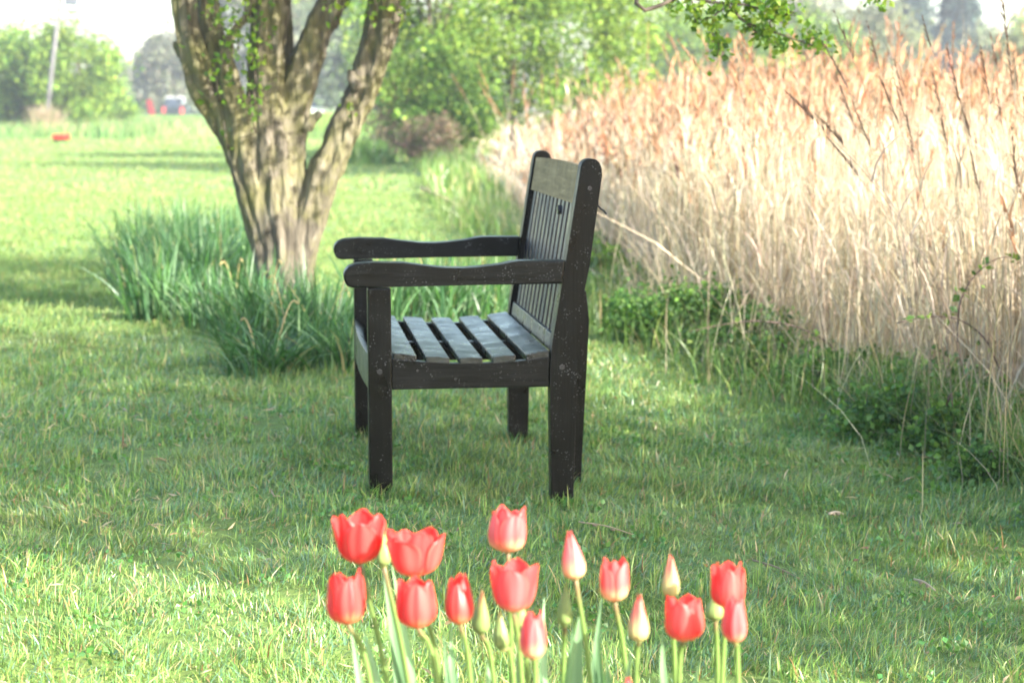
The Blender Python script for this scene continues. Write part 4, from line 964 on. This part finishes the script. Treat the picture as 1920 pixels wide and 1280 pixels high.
# left
make_tree('field_tree', 'broad sunlit bush tree at the left edge behind the leaning pole', 'tree', X_(30, 104), 104, 4.7, 2.6, .3, SP, 15000, .20, .14, 60, 'field trees at the far left', wts=[2, 2, 2, 1])
make_tree('field_tree', 'yellow green bush tree just right of the leaning pole', 'tree', X_(150, 101), 101, 4.5, 1.7, .2, SP, 13000, .18, .14, 50, 'field trees at the far left', wts=[2, 3, 1, 2])
make_tree('field_tree', 'low round green bush right of the far left trees', 'tree', X_(225, 118), 118, 2.0, 1.0, .05, SP, 4500, .16, .08, 26, 'field trees at the far left', wts=[1, 2, 2, 1])
def dry_tuft():
    x0, y0 = X_(88, 93), 93.0; o = np.array([x0, y0, float(ground_z(x0, y0))]); n = 900
    g = Geo(); a = rng.uniform(0, 2 * PI, n); rr = np.abs(rng.normal(0, .32, n)); x = np.cos(a) * rr; y = np.sin(a) * rr
    pos = np.stack([x, y, np.zeros(n)], 1); col = pick(n, [(.34, .26, .18), (.26, .19, .13), (.12, .17, .06)], [3, 2, 1.5])
    blades(g, pos, rng.uniform(.4, 1.35, n), rng.uniform(.02, .04, n), a, np.abs(rng.normal(.3, .2, n)), rng.uniform(0, PI, n), col, 3)
    tag(g.build('dry_thicket', M['reed'], origin=None), 'tuft of pale dry stems around the foot of the pole', 'thicket'); bpy.data.objects['dry_thicket'].location = tuple(o)
dry_tuft()
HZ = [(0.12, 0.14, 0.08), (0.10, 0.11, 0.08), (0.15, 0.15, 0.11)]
FAR = [
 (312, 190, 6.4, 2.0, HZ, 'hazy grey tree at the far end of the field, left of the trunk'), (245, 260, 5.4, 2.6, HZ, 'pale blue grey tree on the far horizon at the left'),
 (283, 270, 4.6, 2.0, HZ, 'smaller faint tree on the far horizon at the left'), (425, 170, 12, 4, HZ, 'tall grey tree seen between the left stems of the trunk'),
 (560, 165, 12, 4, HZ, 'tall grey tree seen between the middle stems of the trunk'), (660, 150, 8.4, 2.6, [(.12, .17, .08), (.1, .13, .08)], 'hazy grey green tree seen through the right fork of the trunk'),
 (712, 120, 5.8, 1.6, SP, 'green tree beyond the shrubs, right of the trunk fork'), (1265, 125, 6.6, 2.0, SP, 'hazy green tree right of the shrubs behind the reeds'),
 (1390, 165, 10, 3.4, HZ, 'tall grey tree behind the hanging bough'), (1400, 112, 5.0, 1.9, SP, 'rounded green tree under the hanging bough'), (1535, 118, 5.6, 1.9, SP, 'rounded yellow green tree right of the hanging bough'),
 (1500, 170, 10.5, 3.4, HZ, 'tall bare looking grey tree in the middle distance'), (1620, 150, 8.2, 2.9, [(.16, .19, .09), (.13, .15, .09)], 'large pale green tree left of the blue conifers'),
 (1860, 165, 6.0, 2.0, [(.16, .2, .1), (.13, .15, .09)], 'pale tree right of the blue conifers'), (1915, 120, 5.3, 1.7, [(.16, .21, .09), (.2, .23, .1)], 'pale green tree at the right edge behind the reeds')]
for (px, Y, h, r, cols, lab) in FAR:
    make_tree('distant_tree', lab, 'tree', X_(px, Y), Y, h, r, .8, cols, 9000, .0022 * Y, .16, 46, 'far trees across the field', spread=.22)
for (px, Y, h, lab) in ((1712, 185, 13.5, 'tall blue grey conifer, left of the two on the right skyline'), (1790, 178, 12.0, 'tall blue grey conifer, right of the two on the right skyline')):
    make_tree('conifer', lab, 'tree', X_(px, Y), Y, h, 2.3, .6, [(.035, .06, .055), (.05, .08, .07)], 12000, .4, .25, 60, 'far conifers', cone=True, limbs=12, shell=.2)
def hedge(px0, px1, Y, h, label, cols, n):
    x0, x1 = X_(px0, Y), X_(px1, Y); o = np.array([(x0 + x1) / 2, Y, float(ground_z((x0 + x1) / 2, Y))])
    root = empty('hedge', o); tag(root, label, 'hedge')
    g = Geo(); x = rng.uniform(x0, x1, n) - o[0]; z = rng.random(n) ** .8 * (h + .12 * vnoise(x, x * 0, 1.4, 3)); y = rng.normal(size=n) * .4
    leaves(g, np.stack([x, y, z], 1), .2 * rng.uniform(.6, 1.4, n), pick(n, cols, [1] * len(cols), .2)); g.build('foliage', M['far'], root)
    g = Geo()
    for xx in np.arange(x0, x1, 1.4): tube(g, smooth_path([(xx - o[0], 0, -.1), (xx - o[0] + .1, .05, h * .4), (xx - o[0], 0, h * .85)], 5), np.linspace(.07, .02, 5), 6)
    g.build('stems', M['bark2'], root)
hedge(1235, 2050, 100, 2.25, 'long dark clipped hedge just showing above the reed tops', [(.04, .075, .045), (.055, .09, .05)], 15000)
hedge(252, 700, 196, 1.9, 'far green hedge behind the parked vehicles', [(.08, .14, .06), (.06, .11, .05)], 9000)
hedge(-120, 120, 108, 1.1, 'low green hedge at the left edge under the bush trees', [(.08, .14, .06), (.12, .18, .06)], 5000)
def grass_bank(px0, px1, Y, h, label):
    x0, x1 = X_(px0, Y), X_(px1, Y); n = 7000; o = np.array([(x0 + x1) / 2, Y, 0.])
    g = Geo(); x = rng.uniform(x0, x1, n); y = Y + rng.normal(size=n) * 1.5
    pos = np.stack([x, y, ground_z(x, y)], 1); col = pick(n, [(.14, .24, .06), (.2, .3, .08)], [1, 1])
    blades(g, pos, h * rng.uniform(.6, 1.1, n), .09, rng.uniform(0, 2 * PI, n), rng.uniform(.1, .5, n), rng.uniform(0, PI, n), col, 2)
    tag(g.build('tall_grass', M['lawnfar']), label, 'grass', kind='stuff')
grass_bank(585, 725, 84, .9, 'tall green grass seen through the fork of the trunk')
grass_bank(230, 400, 150, .55, 'tall green grass in front of the parked dark vehicle')

# vehicles, pole, small far things
def vehicle(name, label, px, Y, wid, hgt, length, bodym, roofm, side, lights=True):
    x = X_(px, Y); root = empty(name, (x, Y, float(ground_z(x, Y))), math.radians(0 if not side else 90)); tag(root, label, 'car')
    w = wid / 2
    bm = bmesh.new()
    prism(bm, [(-w, .28), (w, .28), (w, hgt * .55), (w * .94, hgt * .6), (-w * .94, hgt * .6), (-w, hgt * .55)], 0, length); bm_obj('body', bm, bodym, root, .05)
    bm = bmesh.new()
    v = [bm.verts.new(p) for p in ((-w * .9, .12, hgt * .6), (w * .9, .12, hgt * .6), (w * .9, length * .72, hgt * .6), (-w * .9, length * .72, hgt * .6), (-w * .76, .5, hgt * .94), (w * .76, .5, hgt * .94), (w * .76, length * .55, hgt * .94), (-w * .76, length * .55, hgt * .94))]
    for f in ((0, 1, 5, 4), (1, 2, 6, 5), (2, 3, 7, 6), (3, 0, 4, 7), (4, 5, 6, 7)): bm.faces.new([v[i] for i in f])
    bm_obj('windows', bm, M['glass'], root, .01)
    bm = bmesh.new(); box(bm, -w * .78, w * .78, .46, length * .57, hgt * .94 + .003, hgt); bm_obj('roof', bm, roofm, root, .03)
    for sx in (-1, 1):
        for yy in (.75, length - .8):
            g = Geo(); tube(g, [(sx * w * .98 - .1 * sx, yy, .32), (sx * w * 1.01, yy, .32)], .32, 18); g.build('wheel', M['rubber'], root)
        if lights:
            bm = bmesh.new(); box(bm, sx * w * .84 - .13, sx * w * .84 + .13, -.03, .06, hgt * .30, hgt * .58); bm_obj('tail_light', bm, M['redlens'], root, .015)
vehicle('parked_van', 'far dark vehicle with a white roof and two red tail lights, left of the trunk', 327, 180, 1.6, 1.8, 4.2, M['darkcar'], M['palegrey'], False)
vehicle('parked_car', 'white car half hidden by grass, seen through the fork of the trunk', 640, 150, 1.75, 1.62, 4.2, M['white'], M['white'], True)
vehicle('parked_car', 'white roofed vehicle far away between the left bushes and the red board', 244, 205, 1.75, 2.0, 3.0, M['white'], M['white'], True, False)
def red_board():
    Y = 170; x = X_(285, Y); root = empty('red_board', (x, Y, float(ground_z(x, Y)))); tag(root, 'small red upright board leaning beside the far dark vehicle', 'board')
    bm = bmesh.new(); prism(bm, [(-.05, .3), (.42, .3), (.1, 1.5), (-.05, 1.62), (-.3, 1.5)], 0, .06); bm_obj('panel', bm, M['red'], root, .02)
    bm = bmesh.new(); box(bm, .02, .1, .08, .14, -.1, 1.0); bm_obj('post', bm, M['polewood'], root, .01)
red_board()
def flower_patch():
    Y = 70.; x = X_(116, Y); o = (x, Y, float(ground_z(x, Y))); root = empty('flower_patch', o); tag(root, 'low patch of bright red flowers in the far grass below the leaning pole', 'flowers')
    g = Geo(); n = 500; P = np.stack([rng.uniform(-.2, .24, n), rng.normal(size=n) * .12, .17 + rng.uniform(-.03, .05, n)], 1)
    leaves(g, P, .07, pick(n, [(.62, .04, .03), (.6, .08, .05)], [1, 1]), .8); g.build('blooms', M['petal'], root)
    g = Geo(); n = 260; blades(g, np.stack([rng.uniform(-.22, .26, n), rng.normal(size=n) * .12, np.zeros(n)], 1), rng.uniform(.1, .18, n), .03, rng.uniform(0, 6, n), rng.uniform(0, .4, n), rng.uniform(0, 3, n), pick(n, [(.07, .16, .06)], [1]), 2); g.build('leaves', M['leaf'], root)
flower_patch()
def pole():
    Y = 95.; b = at(82, 246, Y); x, z = b[0], float(ground_z(b[0], Y)); root = empty('utility_pole', (x, Y, z)); tag(root, 'leaning grey utility pole with equipment bracket in front of the left bush trees', 'pole')
    t = at(113, 0, Y); d = (t - np.array([x, Y, z])); H = 8.2 / d[2]
    g = Geo(); tube(g, [(0, 0, -.3), d * .5, d * H], [.10, .095, .075], 12); g.build('post', M['polewood'], root, smooth=True)
    c = at(138, 8, Y) - np.array([x, Y, z])
    bm = bmesh.new(); box(bm, c[0] - .34, c[0] + .16, -.2, .2, c[2] - .05, c[2] + .62); bm_obj('transformer_box', bm, M['steelgrey'], root, .05)
    bm = bmesh.new(); box(bm, d[0] * 1.0 - .05, c[0] + .36, -.06, .06, c[2] - .32, c[2] - .22); bm_obj('bracket', bm, M['steelgrey'], root, .01)
    g = Geo(); e = d * H
    tube(g, [e + np.array([-.7, 0, -.3]), e + np.array([.7, 0, -.3])], .05, 6); g.build('crossarm', M['polewood'], root)
    for k in (-.6, 0, .6):
        g = Geo(); q = e + np.array([k, 0, -.25]); tube(g, [q, q + np.array([0, 0, .07]), q + np.array([0, 0, .16])], [.03, .06, .03], 8); g.build('insulator', M['white'], root)
pole()

# ------------------------------------------------------------------ haze
def haze():
    bm = bmesh.new(); box(bm, -245, 245, -19, 325, -2.2, 17.5)
    me = bpy.data.meshes.new('haze'); bmesh.ops.recalc_face_normals(bm, faces=bm.faces); bm.to_mesh(me); bm.free()
    m, nt, out = nodes('haze_air'); v = N(nt, 'ShaderNodeVolumePrincipled')
    v.inputs['Color'].default_value = (0.86, 0.92, 1.0, 1); v.inputs['Density'].default_value = 0.0008; v.inputs['Anisotropy'].default_value = 0.2
    L(nt, v.outputs[0], out.inputs['Volume']); me.materials.append(m)
    o = bpy.data.objects.new('haze', me); COL.objects.link(o); tag(o, 'pale morning haze over the far field', 'haze', kind='stuff')
haze()

# ------------------------------------------------------------------ light, world, camera
SUN = np.array([0.78, -0.62]); SUN /= np.linalg.norm(SUN); EL = math.radians(26)
sd = Vector((SUN[0] * math.cos(EL), SUN[1] * math.cos(EL), math.sin(EL)))
ld = bpy.data.lights.new('sun', 'SUN'); ld.energy = 5.0; ld.angle = math.radians(0.5); ld.color = (1.0, 0.93, 0.82)
lo = bpy.data.objects.new('sun', ld); COL.objects.link(lo); lo.rotation_euler = sd.to_track_quat('Z', 'Y').to_euler(); lo.location = (10, -6, 12)
w = bpy.data.worlds.new('World'); scene.world = w; w.use_nodes = True; nt = w.node_tree
bg = nt.nodes['Background']; sk = nt.nodes.new('ShaderNodeTexSky'); sk.sky_type = 'NISHITA'; sk.sun_disc = False
sk.sun_elevation = EL; sk.sun_rotation = math.atan2(SUN[0], SUN[1]); sk.air_density = 1.0; sk.dust_density = 2.0
nt.links.new(sk.outputs[0], bg.inputs[0]); bg.inputs[1].default_value = 0.15
cd = bpy.data.cameras.new('camera'); cam = bpy.data.objects.new('camera', cd); COL.objects.link(cam); scene.camera = cam
cam.location = (0, 0, CAMZ); cam.rotation_euler = (PI / 2 - PITCH, 0, 0)
cd.lens = F / 1920 * 36; cd.sensor_width = 36; cd.clip_start = 0.1; cd.clip_end = 1500
cd.dof.use_dof = True; cd.dof.focus_distance = 5.2; cd.dof.aperture_fstop = 6.6
vs = scene.view_settings; vs.view_transform = 'Standard'; vs.look = 'None'; vs.exposure = 2.34; vs.gamma = 1.0
scene.cycles.max_bounces = 8; scene.cycles.volume_bounces = 0; scene.cycles.use_denoising = True
scene.cycles.transparent_max_bounces = 8; scene.cycles.sample_clamp_indirect = 6.0
